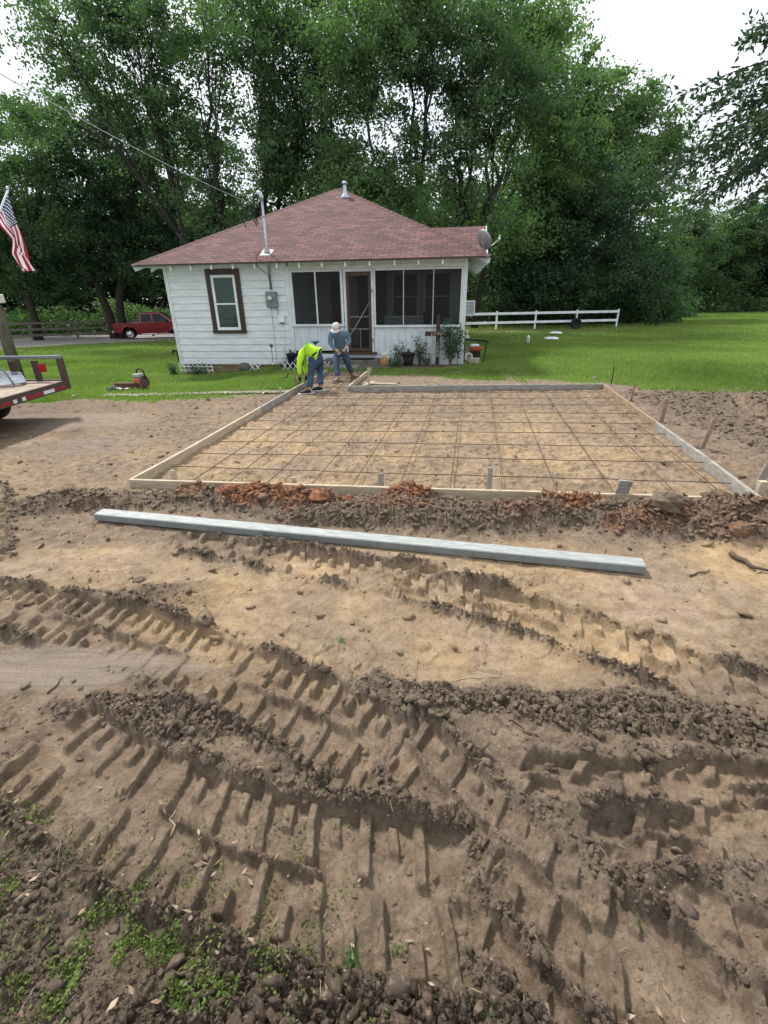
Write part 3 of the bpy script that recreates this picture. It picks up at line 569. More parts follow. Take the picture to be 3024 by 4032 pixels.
# left window
w = MB(); u0, u1, z0, z1 = -7.50, -6.46, .93, 2.64; c = .15
w.box(u0, u0+c, -.06, -.02, z0, z1, .004); w.box(u1-c, u1, -.06, -.02, z0, z1, .004); w.box(u0+c, u1-c, -.06, -.02, z1-.16, z1, .004); w.box(u0-.01, u1+.01, -.085, -.02, z0-.03, z0+.06, .004)
win = w.obj('window', MT['brown'], house); i0, i1, j0, j1 = u0+c, u1-c, z0+.06, z1-.16
w = MB(); w.box(i0, i0+.075, -.055, -.02, j0, j1, .003); w.box(i1-.075, i1, -.055, -.02, j0, j1, .003); w.box(i0+.075, i1-.075, -.055, -.02, j1-.07, j1, .003); w.box(i0+.075, i1-.075, -.058, -.02, j0, j0+.08, .003); w.box(i0+.075, i1-.075, -.052, -.02, 1.69, 1.735, .003)
w.obj('window_frame', MT['vinyl'], win)
w = MB(); w.add([(i0+.075, -.04, j0+.08), (i1-.075, -.04, j0+.08), (i1-.075, -.04, j1-.07), (i0+.075, -.04, j1-.07)], [[0, 1, 2, 3]]); w.obj('pane', MT['glass'], win)
w = MB(); z = j0+.09
while z < j1-.08: w.box(i0+.08, i1-.08, -.034, -.029, z, z+.018); z += .025
w.box(i0+.078, i1-.078, -.0285, -.027, j0+.08, j1-.07); w.obj('blinds', MT['blind'], win)
# roof
EZ, AP = 2.76, (-4.41, 4.41, 5.22); E4 = [(-9.40, -.58, EZ), (.58, -.58, EZ), (.58, 9.40, EZ), (-9.40, 9.40, EZ)]
w = MB(); uv = []; sl = math.hypot(4.99, AP[2]-EZ)
for k in range(4):
    A0, B0 = E4[k], E4[(k+1) % 4]; w.add([A0, B0, AP], [[0, 1, 2]]); uv += [(0, 0), (9.98, 0), (4.99, sl)]
w.obj('roof', MT['shingle'], house, uvs=uv)
w = MB(); lo = [(x*.998-.01, y*.998, z-.045) for x, y, z in E4]; w.add(lo+[(AP[0], AP[1], AP[2]-.05)], [[1, 0, 4], [2, 1, 4], [3, 2, 4], [0, 3, 4]]); w.obj('roof_deck_underside', MT['soffit'], house)
w = MB()
for k in range(4):
    a_, b2 = Vector(E4[k]), Vector(E4[(k+1) % 4]); o = Vector((0, 0, -.022)); w.bar(a_+o, b2+o, .02, .044)
w.obj('drip_edge', MT['brown'], house)
w = MB()
for k in range(4):
    a_, b2 = Vector(E4[k]), Vector(AP); n_ = 30; d = (b2-a_)/n_; lat = d.cross(Vector((0, 0, 1))).normalized()
    for i in range(n_):
        p = a_+d*i; q = a_+d*(i+1.15); lift0, lift1 = .016, .006
        P = [p+lat*.13+Vector((0, 0, lift0-.055)), p+Vector((0, 0, lift0)), p-lat*.13+Vector((0, 0, lift0-.055)), q+lat*.13+Vector((0, 0, lift1-.055)), q+Vector((0, 0, lift1)), q-lat*.13+Vector((0, 0, lift1-.055))]
        w.add(P, [[0, 1, 4, 3], [1, 2, 5, 4]])
w.obj('hip_caps', MT['shingle'], house, uvs=[(.15+.05*(i % 4), .05+.02*(i % 3)) for i in range(len(w.f)*4)])
for u in [-8.25, -7.65, -7.04, -6.41, -5.78, -5.14, -4.52, -3.88, -3.24, -2.58, -1.91, -1.28, -.65]:
    w = MB(); w.add([(u-.021, -.54, 2.60), (u+.021, -.54, 2.60), (u+.021, -.54, 2.725), (u-.021, -.54, 2.725), (u-.021, 0, 2.86), (u+.021, 0, 2.86), (u+.021, 0, 2.985), (u-.021, 0, 2.985)], [[0, 1, 2, 3], [0, 4, 5, 1], [1, 5, 6, 2], [0, 3, 7, 4], [3, 2, 6, 7]]); w.obj('rafter_tail', MT['white'], house)
for k in range(12):
    for u_ in (.54, -9.36):
        v = .3+k*.7; s_ = 1 if u_ > 0 else -1; x1_ = u_-s_*.54
        w = MB(); w.add([(u_, v-.021, 2.60), (u_, v+.021, 2.60), (u_, v+.021, 2.725), (u_, v-.021, 2.725), (x1_, v-.021, 2.86), (x1_, v+.021, 2.86), (x1_, v+.021, 2.985), (x1_, v-.021, 2.985)], [[0, 1, 2, 3], [0, 4, 5, 1], [1, 5, 6, 2], [0, 3, 7, 4], [3, 2, 6, 7]]); w.obj('rafter_tail', MT['white'], house)
for x0, y0, x1_, y1_ in ((-9.36, -.54, -8.75, .02), (.54, -.54, -.02, .02)):
    w = MB(); w.bar((x0, y0, 2.66), (x1_, y1_, 2.93), .045, .13); w.obj('corner_rafter', MT['white'], house)
# rear wing roof
wr_, wv, wz = 0.66, 5.5, 4.06; ev0, ev1, ez = 2.75, 8.25, 2.80
w = MB(); w.add([(-2.6, ev0, ez), (wr_, ev0, ez), (wr_, wv, wz), (-2.6, wv, wz), (wr_, ev1, ez), (-2.6, ev1, ez)], [[0, 1, 2, 3], [3, 2, 4, 5]])
q = math.hypot(wv-ev0, wz-ez); w.obj('wing_roof', MT['shingle'], house, uvs=[(0, 0), (3.26, 0), (3.26, q), (0, q), (0, q), (3.26, q), (3.26, 0), (0, 0)])
w = MB(); w.bar((wr_, ev0, ez-.05), (wr_, wv, wz-.05), .03, .12); w.bar((wr_, ev1, ez-.05), (wr_, wv, wz-.05), .03, .12); w.obj('rake_board', MT['white'], house)
w = MB(); w.add([(.0, ev0+.3, 2.7), (.0, ev1-.3, 2.7), (.0, wv, wz-.12)], [[0, 1, 2]]); w.obj('gable_wall', MT['white'], house)
# vent pipe and small roof fittings
w = MB(); vz = EZ+(3.62+.58)*(AP[2]-EZ)/4.99; w.lathe([(.17, -.07), (.16, -.0), (.085, .06), (.065, .12), (.055, .30), (.062, .34), (.09, .35), (.09, .39), (.03, .43)], 16, (-4.04, 3.62, vz)); w.obj('vent_pipe', MT['galv'], house, True)
# ------------------------------------------------------------------ things fixed to the house
t = thing('service_mast', Hp(-5.55, -.05, 2.0), 'tall galvanised electric service mast rising through the left roof slope', 'mast', HYAW)
w = MB(); w.tube([(0, .0, .08), (0, .0, 2.28)], .033, 12); w.tube([(0, 0, .76), (0, 0, .80)], .04, 12); w.tube([(0, 0, 1.86), (0, 0, 1.90)], .042, 12); w.obj('conduit_pipe', MT['galv'], t, True)
w = MB(); w.tube([(0, 0, 2.24), (0, 0, 2.33), (-.03, 0, 2.40), (-.09, 0, 2.42), (-.15, 0, 2.39)], [.045, .055, .06, .05, .03], 12); w.obj('weatherhead', MT['galv'], t, True)
w = MB(); w.add([(-.16, -.20, 1.0+.015-.085), (.16, -.20, .93), (.16, .14, 1.10), (-.16, .14, 1.10)], [[0, 1, 2, 3]]); w.lathe([(.09, -.02), (.075, .03), (.045, .1)], 14, (0, 0, 1.03)); w.obj('flashing', MT['alu'], t)
w = MB()
for k, (dx, dy) in enumerate(((-.14, 0), (-.12, .02), (-.15, -.02))):
    w.tube([(dx, dy, 2.38), (dx-.08, dy, 2.30), (dx-.12-.02*k, dy, 2.05), (dx-.06, dy, 1.75-.06*k), (dx-.11-.05*k, dy, 1.95), (-.42, 0, 2.22)], .011, 6)
w.tube([(-.42, 0, 2.22), (-.62, .1, 2.1), (-.72, .2, 1.9), (-.72, .5, 1.66)], .012, 6); w.tube([(0.0, -.04, .95+.4), (-.1, -.2, 1.1), (-.17, -.42, .90), (-.16, -.52, .66), (-.02, -.06, .45), (.02, -.03, .1)], .009, 6)
w.obj('drop_cables', MT['cable'], t, True)
t = thing('electric_meter', Hp(-5.55, -.03, 1.60), 'grey electric meter box with round dial on the clapboard wall', 'meter', HYAW)
w = MB(); w.box(-.16, .16, -.11, .0, .0, .42, .012); w.obj('meter_box', MT['grey'], t)
w = MB(); w.M = Matrix.Rotation(math.pi/2, 4, 'X'); w.lathe([(.085, .10), (.09, .12), (.075, .17), (.06, .18)], 18, (-.02, .24, 0)); w.obj('dial_ring', MT['galv'], t, True)
w = MB(); w.M = Matrix.Rotation(math.pi/2, 4, 'X'); w.lathe([(.055, .178), (.055, .19), (.02, .2)], 18, (-.02, .24, 0)); w.box(-.05, .01, .23, .25, .19, .202); w.obj('dial_face', MT['cream'], t, True)
w = MB(); w.tube([(.10, -.05, .02), (.15, -.04, -.1), (.13, -.03, -.2), (.20, -.03, -.28)], .010, 6); w.tube([(-.05, -.02, .0), (-.05, -.03, -1.6)], .005, 5); w.obj('cable', MT['cable'], t, True)
t = thing('junction_box', Hp(-5.32, -.03, 1.20), 'small pale utility box with thin conduit below the grey meter', 'utility box', HYAW)
w = MB(); w.box(-.085, .085, -.07, 0, 0, .2, .008); w.obj('box_cover', MT['plastic'], t); w = MB(); w.box(-.06, .06, -.06, -.01, -.05, -.002, .004); w.obj('box_base', MT['grey'], t)
w = MB(); w.tube([(0, -.035, -.05), (0, -.03, -1.25)], .012, 8); w.obj('thin_conduit', MT['vinyl'], t, True)
t = thing('satellite_dish', Hp(.40, .15, 2.90), 'grey satellite dish with feed arm on the right roof corner', 'satellite dish', HYAW)
t.scale = (.82, .82, .82); w = MB(); w.tube([(0, 0, -.15), (0, 0, .30)], .022, 8); w.bar((0, 0, .2), (-.05, .0, .3), .08, .08); w.obj('mount', MT['grey'], t)
w = MB(); old = Matrix.Translation((-.04, .0, .32)) @ Matrix.Rotation(math.radians(35), 4, 'Z') @ Matrix.Rotation(math.radians(66), 4, 'Y'); w.M = old
w.lathe([(.30, .055), (.29, .052), (.2, .022), (.1, .006), (.01, .0)], 26, sq=1.12); w.lathe([(.305, .06), (.31, .055), (.305, .048)], 26, sq=1.12); w.obj('dish', MT['galv'], t, True)
w = MB(); w.tube([(0.05, 0, .08), (.25, -.08, .16), (.47, -.16, .32)], .014, 8); w.obj('feed_arm', MT['galv'], t, True)
w = MB(); w.ball((.47, -.16, .34), .035, 10); w.box(.455, .485, -.175, -.145, .35, .46, .004); w.obj('feed_horn', MT['plastic'], t)
t = thing('air_conditioner', Hp(.02, 2.5, 1.25), 'white window air conditioner sticking out of the right house wall', 'air conditioner', HYAW)
w = MB(); w.box(0, .32, 0, .6, 0, .42, .015); w.obj('casing', MT['plastic'], t)
w = MB()
for k in range(9): w.box(.03, .29, -.006, -.001, .04+k*.04, .058+k*.04)
w.obj('grille', MT['grey'], t)
# service drop wire to a pole that stands off to the left
pw = [tuple(Hp(-5.97, -.05, 4.22))]; e = at(0, 208, 9.0); far = np.array(pw[0])+(e-np.array(pw[0]))*1.9
w = MB(); P = []
for k in range(33):
    s = k/32; p = np.array(pw[0])*(1-s)+far*s; p[2] -= .55*4*s*(1-s)*.5*(1-.0); P.append(tuple(p))
# keep the sag but meet the measured direction
o = w.tube(P, .0075, 5).obj('overhead_wire', MT['steelwire'], None, True); tag(o, 'long pale overhead wire running from the house mast to upper left', 'wire')
t = thing('utility_pole', (far[0]-.0, far[1], 0), 'tall wooden pole beyond the left edge carrying the overhead wire', 'pole')
w = MB(); w.tube([(0, 0, -.3), (0, 0, far[2]+.5)], [.16, .11], 14); w.obj('shaft', MT['pole'], t, True)

# ------------------------------------------------------------------ steps, porch clutter, bed
t = thing('porch_steps', Hp(-3.05, 0, 0), 'weathered grey concrete steps below the screen door', 'steps', HYAW)
w = MB(); w.box(-.95, .95, -.62, -.04, .0, .20, .012); w.obj('upper_step', MT['stone'], t); w = MB(); w.box(-1.0, 1.0, -.95, -.622, -.05, .07, .01); w.obj('lower_step', MT['stone'], t)
w = MB(); w.box(-.42, .5, -.58, -.2, .205, .225, .004); w.obj('door_mat', MT['rubber'], t)
o = MB().tube([tuple(Hp(-2.68, -.07, 1.72)), tuple(Hp(-3.02, -.28, 1.15)), tuple(Hp(-3.62, -.6, .24))], .009, 6).obj('metal_rod', MT['steelwire'], None, True); tag(o, 'thin bent metal rod leaning across the open doorway behind the man in blue', 'rod')
t = thing('storage_chest', Hp(-1.85, 1.6, .33), 'white chest inside the screened porch under the left porch window', 'chest', HYAW)
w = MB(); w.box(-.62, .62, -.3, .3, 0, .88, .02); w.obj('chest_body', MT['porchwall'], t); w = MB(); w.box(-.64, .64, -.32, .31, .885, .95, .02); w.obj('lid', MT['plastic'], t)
t = thing('patio_chair', Hp(-.95, 1.0, .33), 'dark chair standing in the screened porch behind the cross', 'chair', HYAW)
w = MB(); w.box(-.3, .3, -.28, .3, .40, .47, .02); w.obj('seat', MT['dark'], t); w = MB(); w.box(-.3, .3, .26, .32, .475, 1.08, .02); w.obj('backrest', MT['dark'], t)
for sx in (-1, 1):
    for sy in (-1, 1): w = MB(); w.box(sx*.27-.02, sx*.27+.02, sy*.25-.02, sy*.25+.02, 0, .398); w.obj('leg', MT['dark'], t)
    w = MB(); w.box(sx*.29-.025, sx*.29+.025, -.27, .255, .62, .66, .005); w.obj('armrest', MT['dark'], t)
t = thing('round_table', Hp(-.32, .55, .33), 'small table of odds and ends at the right end of the porch', 'table', HYAW)
w = MB(); w.lathe([(.25, .66), (.26, .68), (.25, .70)], 20); w.obj('tabletop', MT['dark'], t); w = MB(); w.tube([(0, 0, 0), (0, 0, .66)], .03, 8); w.lathe([(.18, 0), (.17, .02), (.03, .04)], 16); w.obj('pedestal', MT['dark'], t)
t = thing('white_jug', Hp(-.42, .5, 1.035), 'white plastic jug on the porch table at the right', 'jug', HYAW)
w = MB(); w.box(-.085, .085, -.06, .06, 0, .17, .02); w.obj('jug_body', MT['plastic'], t); w = MB(); w.tube([(.03, 0, .17), (.02, 0, .23)], .022, 8); w.obj('spout', MT['plastic'], t)
# the cross
cp = hit(1718, 1440); cp = np.array([1.60, 14.22, 0.02])
t = thing('wooden_cross', cp, 'dark wooden cross with white carved words standing in the flower bed', 'cross', HYAW)
w = MB(); pts = [(-.055, -.1), (.055, -.1), (.055, 1.28)]+[(.055*math.cos(a), 1.28+.07*math.sin(a)) for a in np.linspace(.2, math.pi-.2, 7)]+[(-.055, 1.28)]; w.prism(pts, -.02, .02); w.obj('upright_beam', MT['crossw'], t)
w = MB(); w.box(-.36, .36, -.042, -.021, .80, .92, .004); w.obj('cross_beam', MT['crossw'], t)
x = [-.17, -.09, -.005, .08, .165]
for ch, xx in zip('JESUS', x):
    o = link('letter', text_mesh(ch, .115), t); o.data.materials.append(MT['cream']); o.rotation_euler = (math.pi/2, 0, 0); o.location = (xx, -.047, .86)
for k, ch in enumerate('LORD'):
    o = link('letter', text_mesh(ch, .115), t); o.data.materials.append(MT['cream']); o.rotation_euler = (math.pi/2, 0, 0); o.location = (0, -.025, .62-k*.115)
# plants
def leafy(rng, centers, rad, n, size, name, parent, M, flatz=1.0):
    C = np.asarray(centers, float); k = rng.integers(0, len(C), n); P = C[k]+rng.normal(0, 1, (n, 3))*np.array([rad, rad, rad*flatz])
    return link(name, leafmesh(name, rng, P, size, M), parent)
def leafmesh(name, rng, P, size, M, asp=.55, tilt=1.0, sizes=None):
    n = len(P); d = rng.normal(0, 1, (n, 3)); d[:, 2] *= tilt; d /= np.linalg.norm(d, axis=1)[:, None]
    r = rng.normal(0, 1, (n, 3)); q = np.cross(d, r); q /= np.linalg.norm(q, axis=1)[:, None]
    s = (sizes if sizes is not None else size*rng.uniform(.6, 1.3, n))[:, None]
    V = np.stack([P-d*s*.5, P+q*s*asp*.5+d*s*.05, P+d*s*.5, P-q*s*asp*.5+d*s*.05], 1).reshape(-1, 3)
    F = np.arange(4*n).reshape(n, 4); return npmesh(name, V, F, M)
def bush(loc, h, wd, nst, label, seed, name='rose_bush', M='leaf', leaf=.055, n=420, cat='bush', group=None):
    rg = np.random.default_rng(seed); t = thing(name, loc, label, cat, 0, group); tips = []; w = MB()
    for k in range(nst):
        a = rg.uniform(0, 6.28); rr = wd*rg.uniform(.3, 1)*.5; hh = h*rg.uniform(.65, 1); P = [(rg.uniform(-.03, .03), rg.uniform(-.03, .03), -.03), (rr*.4*math.cos(a), rr*.4*math.sin(a), hh*.5), (rr*math.cos(a), rr*math.sin(a), hh)]
        w.tube(P, [.009, .007, .004], 5)
        for s in np.linspace(.35 if M == 'leaf' else .0, 1, 6): tips.append((rr*s*math.cos(a), rr*s*math.sin(a), hh*s))
    w.obj('stem', MT['twig'], t); leafy(rg, tips, wd*.13, n, leaf, 'foliage', t, MT[M]); return t
def onbed(x, y): return (x, y, gh(x, y))
bush(onbed(.50, 14.30), .62, .55, 7, 'small rose bush by the owl, left end of the flower bed', 11, n=300)
bush(onbed(1.10, 14.38), .78, .55, 8, 'rose bush between the brown pot and the wooden cross', 12, n=380)
bush(onbed(1.95, 14.12), 1.18, .75, 11, 'tall rose bush right of the wooden cross', 13, n=900, leaf=.075)
bush(onbed(.42, 13.90), .26, .5, 22, 'feathery grey-green herb clump in front of the left rose bush', 14, 'herb_clump', 'fern', .035, 700, 'plant')
bush(onbed(1.28, 14.0), .28, .42, 22, 'feathery herb clump just left of the cross foot', 15, 'herb_clump', 'fern', .035, 600, 'plant')
def pot(loc, r, h, M, label, seed, name='plant_pot', lf=200, ls=.14):
    t = thing(name, loc, label, 'potted plant'); w = MB(); w.lathe([(r*.68, 0), (r*.8, h*.5), (r*.98, h*.93), (r*1.06, h*.94), (r*1.06, h), (r*.95, h), (r*.9, h*.93), (.01, h*.92)], 22); w.obj('pot', M, t, True)
    rg = np.random.default_rng(seed); w = MB()
    n = 16
    for k in range(n):
        a = rg.uniform(0, 6.28); L = ls*rg.uniform(.8, 1.6); e = rg.uniform(.4, 1.3); b = Vector((0, 0, h*.92)); d = Vector((math.cos(a)*math.cos(e), math.sin(a)*math.cos(e), math.sin(e))); q = d.cross(Vector((0, 0, 1))).normalized()*.022
        w.add([b-q*.4, b+d*L*.6+q, b+d*L, b+d*L*.6-q], [[0, 1, 2, 3]])
    w.obj('foliage', MT['leaf'], t); return t
pot(onbed(.77, 14.28), .19, .34, MT['terracotta'], 'dark brown ribbed pot with a spiky plant in the flower bed', 21)
pot(tuple(hit(1155, 1452)), .17, .42, MT['bluepot'], 'tall navy pot by the left porch post behind the man in green', 22)
def solar(loc, h, label):
    t = thing('garden_light', loc, label, 'garden light', 0, 'solar garden lights'); w = MB(); w.tube([(0, 0, -.03), (0, 0, h-.15)], .009, 6); w.obj('stake', MT['dark'], t)
    w = MB(); w.lathe([(.022, h-.16), (.055, h-.04), (.06, h-.03)], 8); w.obj('lens', MT['glass'], t); w = MB(); w.lathe([(.075, h-.03), (.07, h-.01), (.02, h)], 12); w.obj('cap', MT['dark'], t)
solar(onbed(1.12, 14.02), .40, 'short black solar light between the brown pot and the cross')
solar(onbed(2.13, 13.92), .42, 'short black solar light right of the cross near the porch corner')
# owl
ow = onbed(.08, 13.92); t = thing('owl_statue', (ow[0], ow[1], ow[2]+.05), 'ochre owl statue with white face on a flat stone', 'statue', HYAW)
w = MB(); w.lathe([(.07, 0), (.105, .05), (.115, .13), (.095, .22), (.06, .26)], 16); w.obj('owl_body', MT['owl'], t, True)
w = MB(); w.ball((0, 0, .30), .082, 12, (1, .9, .85)); w.add([(-.07, 0, .34), (-.03, 0, .37), (-.06, 0, .41)], [[0, 1, 2]]); w.add([(.07, 0, .34), (.03, 0, .37), (.06, 0, .41)], [[0, 1, 2]]); w.obj('head', MT['cream'], t)
for s in (-1, 1): w = MB(); w.ball((s*.03, -.068, .315), .016, 8); w.obj('eye', MT['dark'], t)
o = MB().lathe([(.20, .0), (.21, .02), (.19, .05), (.02, .055)], 9).obj('flat_stone', MT['stone']); o.location = (ow[0], ow[1], ow[2]-.005); tag(o, 'flat stone under the ochre owl statue', 'stone')
o = MB().tube([(0, 0, 0), (-.04, .02, .9)], .012, 6).obj('white_stick', MT['vinyl']); o.location = onbed(.20, 14.12); tag(o, 'thin white stick leaning on the porch wall behind the owl', 'stick')
# things at the left front of the house
t = thing('garden_ornament', hit(1078, 1456), 'green glass ball on a thin black garden stake by the clapboard wall', 'ornament')
w = MB(); w.tube([(0, 0, -.02), (0, 0, .62)], .009, 6); w.obj('stake', MT['dark'], t); w = MB(); w.ball((0, 0, .67), .055, 12); w.obj('ball', MT['greenplastic'], t, True); w = MB(); w.ball((0, 0, .16), .04, 10); w.obj('lower_ball', MT['cream'], t, True)
t = bush(tuple(hit(1122, 1452)), .22, .3, 10, 'small flowering plant with orange blooms left of the navy pot', 31, 'flowering_plant', 'leaf', .04, 200, 'plant')
rg = np.random.default_rng(5); link('blossoms', leafmesh('blossoms', rg, rg.normal(0, .07, (26, 3))+np.array([0, 0, .22]), .05, MT['orange']), t)
t = thing('metal_flower_ornament', Hp(-4.15, -.75, -.1), 'teal flower-shaped ornament on a stake behind the man in green', 'ornament')
w = MB(); w.tube([(0, 0, 0), (0, 0, .76)], .012, 6); w.obj('stake', MT['dark'], t); w = MB()
for k in range(14):
    a = k*2.4; r0 = .05+.004*k; e = .5+.05*(k % 5); d = Vector((math.cos(a)*math.cos(e), math.sin(a)*math.cos(e), math.sin(e))); q = d.cross(Vector((0, 0, 1))).normalized()*.035; b = Vector((0, 0, .74)); w.add([b, b+d*.1+q, b+d*.19, b+d*.1-q], [[0, 1, 2, 3]])
w.obj('petals', MT['teal'], t)
def lattice(p0, p1, h, n, name, label, cat='garden edging'):
    t = thing(name, p0, label, cat); d = np.array(p1)-np.array(p0); L = math.hypot(d[0], d[1]); t.rotation_euler = (0, 0, math.atan2(d[1], d[0])); w = MB(); s = L/n
    for k in range(n): w.bar((k*s, 0, 0), ((k+1)*s, 0, h), .018, .03, up=(0, 1, 0)); w.bar((k*s, .012, h), ((k+1)*s, .012, 0), .018, .03, up=(0, 1, 0))
    w.obj('slats', MT['vinyl'], t); return t
lattice(tuple(hit(1113, 1458)), tuple(hit(1300, 1450)), .22, 9, 'lattice_edging', 'low white lattice edging on the grass behind the man in green')
lattice(tuple(hit(985, 1458)), tuple(hit(1028, 1457)), .20, 2, 'lattice_edging', 'short piece of white lattice leaning on the brick foundation')
p0, p1 = Hp(-8.68, -.22, 0), Hp(-7.62, -.22, 0); p0[2] = flat(p0[0], p0[1]); t = thing('picket_edging', p0, 'low white picket edging at the left corner of the house', 'garden edging', math.atan2(p1[1]-p0[1], p1[0]-p0[0])); L = math.hypot(*(p1-p0)[:2]); w = MB()
for k in range(8): x = k*L/7; w.bar((x, 0, -.02), (x-.05, 0, .36), .012, .035, up=(0, 1, 0))
w.box(-.05, L, .014, .026, .10, .13); w.box(-.05, L, .014, .026, .22, .25); w.obj('pickets', MT['vinyl'], t)
bush((Hp(-8.85, -.35, 0)[0], Hp(-8.85, -.35, 0)[1], -.27), .34, .45, 10, 'pale variegated shrub at the left corner of the house', 33, 'small_shrub', 'fern', .06, 420, 'shrub')
bush((Hp(-8.1, -.35, 0)[0], Hp(-8.1, -.35, 0)[1], -.27), .20, .7, 14, 'low green weeds under the white picket edging', 34, 'small_shrub', 'leaf', .05, 420, 'shrub')
g = hit(695, 1445); t = thing('garden_bracket', (g[0]-.02, g[1]+.35, g[2]), 'black curled iron ornament at the left side of the house', 'ornament')
w = MB(); w.tube([(0, 0, 0), (0, 0, .42), (-.03, 0, .52), (-.12, 0, .53), (-.18, 0, .44), (-.22, 0, .36)], [.02, .025, .035, .05, .02, .015], 8); w.obj('bracket', MT['dark'], t, True)
o = MB().ball((0, 0, .1), .2, 10, (1.1, .7, .7)).obj('boulder', MT['stone'], None, True); o.location = tuple(hit(965, 1459)); tag(o, 'round grey rock against the brick foundation', 'rock')
# right porch corner
bk = hit(1866, 1432); t = thing('concrete_block', bk, 'pinkish concrete block on the grass at the right porch corner', 'block', HYAW)
w = MB(); w.box(-.15, .15, -.1, .1, 0, .16, .006); w.obj('block', MT['pink'], t)
tl = hit(1872, 1424); t = thing('garden_tiller', (tl[0], tl[1]+.3, tl[2]), 'red engine tiller parked beside the right porch corner', 'tiller', .2)
w = MB(); w.box(-.13, .16, -.12, .12, .28, .40, .03); w.ball((.17, 0, .34), .09, 10, (1, 1, .8)); w.obj('engine', MT['orange'], t)
w = MB(); w.box(-.13, .13, -.10, .10, .403, .48, .03); w.obj('engine_cover', MT['plastic'], t); w = MB(); w.box(-.12, .16, -.12, .12, .1, .277, .02); w.obj('gearbox', MT['dark'], t)
for s in (-1, 1):
    w = MB(); w.M = Matrix.Translation((-.24, s*.16, .13)) @ Matrix.Rotation(math.pi/2, 4, 'X'); w.lathe([(.13, -.03), (.13, .03), (.08, .03), (.08, -.03)], 18); w.obj('wheel', MT['cream'], t)
hb = hit(1902, 1427); t = thing('metal_stand', hb, 'black metal bar frame standing on the grass right of the red tiller', 'stand', -.12)
w = MB(); w.bar((-.62, .0, .66), (.12, 0, .60), .05, .05, bev=.004); w.obj('top_bar', MT['dark'], t); w = MB(); w.tube([(0, 0, -.02), (.07, 0, .58)], .018, 8); w.obj('leg', MT['dark'], t); w = MB(); w.tube([(-.57, .1, 0), (-.57, 0, .63)], .018, 8); w.obj('leg', MT['dark'], t)
lk = hit(1842, 1425); t = thing('lantern', (lk[0]+.03, lk[1]+.55, lk[2]), 'small white lamp on a short post at the right porch corner', 'lantern')
w = MB(); w.tube([(0, 0, 0), (0, 0, .62)], .015, 6); w.obj('post', MT['grey'], t); w = MB(); w.lathe([(.05, .62), (.07, .66), (.07, .70), (.02, .72)], 12); w.lathe([(.06, .84), (.06, .88)], 12); w.tube([(0, 0, .7), (0, 0, .85)], .02, 6); w.obj('lamp_head', MT['cream'], t)
cb = hit(1800, 1441); o = MB().box(-.18, .18, -.1, .1, 0, .05, .01).obj('paving_stone', MT['stone']); o.location = (cb[0], cb[1], cb[2]); tag(o, 'dark flat paving stone at the right end of the flower bed', 'stone')

# ------------------------------------------------------------------ form boards, stakes, rebar
def board(a, b, label, M='lumber', h=.14, wd=.038, top=.12, dz=0, grp='form boards round the slab'):
    a, b = np.array(a, float), np.array(b, float); L = math.hypot(*(b-a)[:2]); t = MB(); n = max(2, int(L/.5)); rg = np.random.default_rng(int(abs(a[0]*977+b[1]*131)) % 9999)
    off = np.cumsum(rg.normal(0, .0035, n+1)); off -= np.linspace(off[0], off[-1], n+1); zz = np.cumsum(rg.normal(0, .003, n+1)); zz -= np.linspace(zz[0], zz[-1], n+1)
    V = []; F = []
    for i in range(n+1):
        x = L*i/n
        for (yy, z) in ((-wd/2, -h), (wd/2, -h), (wd/2, -.003), (wd/2-.003, 0), (-wd/2+.003, 0), (-wd/2, -.003)): V.append((x, yy+off[i], z+zz[i]))
    for i in range(n):
        for k in range(6): F.append([i*6+k, (i+1)*6+k, (i+1)*6+(k+1) % 6, i*6+(k+1) % 6])
    F += [list(range(6)), [n*6+5-k for k in range(6)]]
    t.add(V, F); o = t.obj('form_board', MT[M]); o.location = (a[0], a[1], top+(flat(a[0], a[1]) if len(a) < 3 else a[2])); o.rotation_euler = (0, 0, math.atan2(b[1]-a[1], b[0]-a[0])); return tag(o, label, 'board', grp)
J1, J2 = gz(878, 1685, .12)[:2], gz(1023, 1603, .12)[:2]
board(FLc, J1, 'long pale form board, near end of the slab left edge'); board(J1+np.array([.0, .0]), J2, 'form board at the middle of the slab left edge'); board(J2, WLE, 'form board running past the man in green to the porch steps', 'greylumber')
FJ = FLc+(FRc-FLc)*.29; FK = FLc+(FRc-FLc)*.56
board(FLc, FJ, 'left front form board with its face buried in clods', 'lumber'); board(FJ, FK, 'middle front form board of the slab', 'lumber'); board(FK, FRc, 'right front form board half covered by the dirt mound', 'lumber')
RJ = gz(2588, 1662, .12)[:2]; e2 = FRc+(FRc-RJ)/np.linalg.norm(FRc-RJ)*.35
board(RJ, e2, 'grey form board along the near right edge of the slab', 'greylumber', h=.19); board(BRc, RJ, 'reddish-brown form board along the far right edge of the slab', 'stakewood', h=.15)
BJ = WRS+(BRc-WRS)*.5
board(WRS, BJ, 'dark form board at the back of the slab next to the walkway', 'greylumber', h=.17); board(BJ, BRc, 'dark form board at the back right corner of the slab', 'greylumber', h=.17)
board(WRS, WRE, 'pale form board along the right side of the walkway', 'lumber')
p = Hp(-4.1, -.98, 0); q = Hp(-2.9, -.98, 0); board(p[:2], q[:2], 'short form board across the walkway end at the porch steps', 'greylumber')
a, b = gz(1440, 1512, .03)[:2], gz(1560, 1507, .03)[:2]
for k, (a_, b2, lb) in enumerate((((1425, 1508), (1560, 1512), 'loose pale board lying flat behind the walkway corner'), ((1428, 1518), (1475, 1502), 'short offcut board lying askew behind the walkway corner'))):
    a, b = gz(*a_, .05), gz(*b2, .05); board(a[:2], b[:2], lb, 'lumber', h=.03, wd=.09, top=.06, grp='loose offcuts')
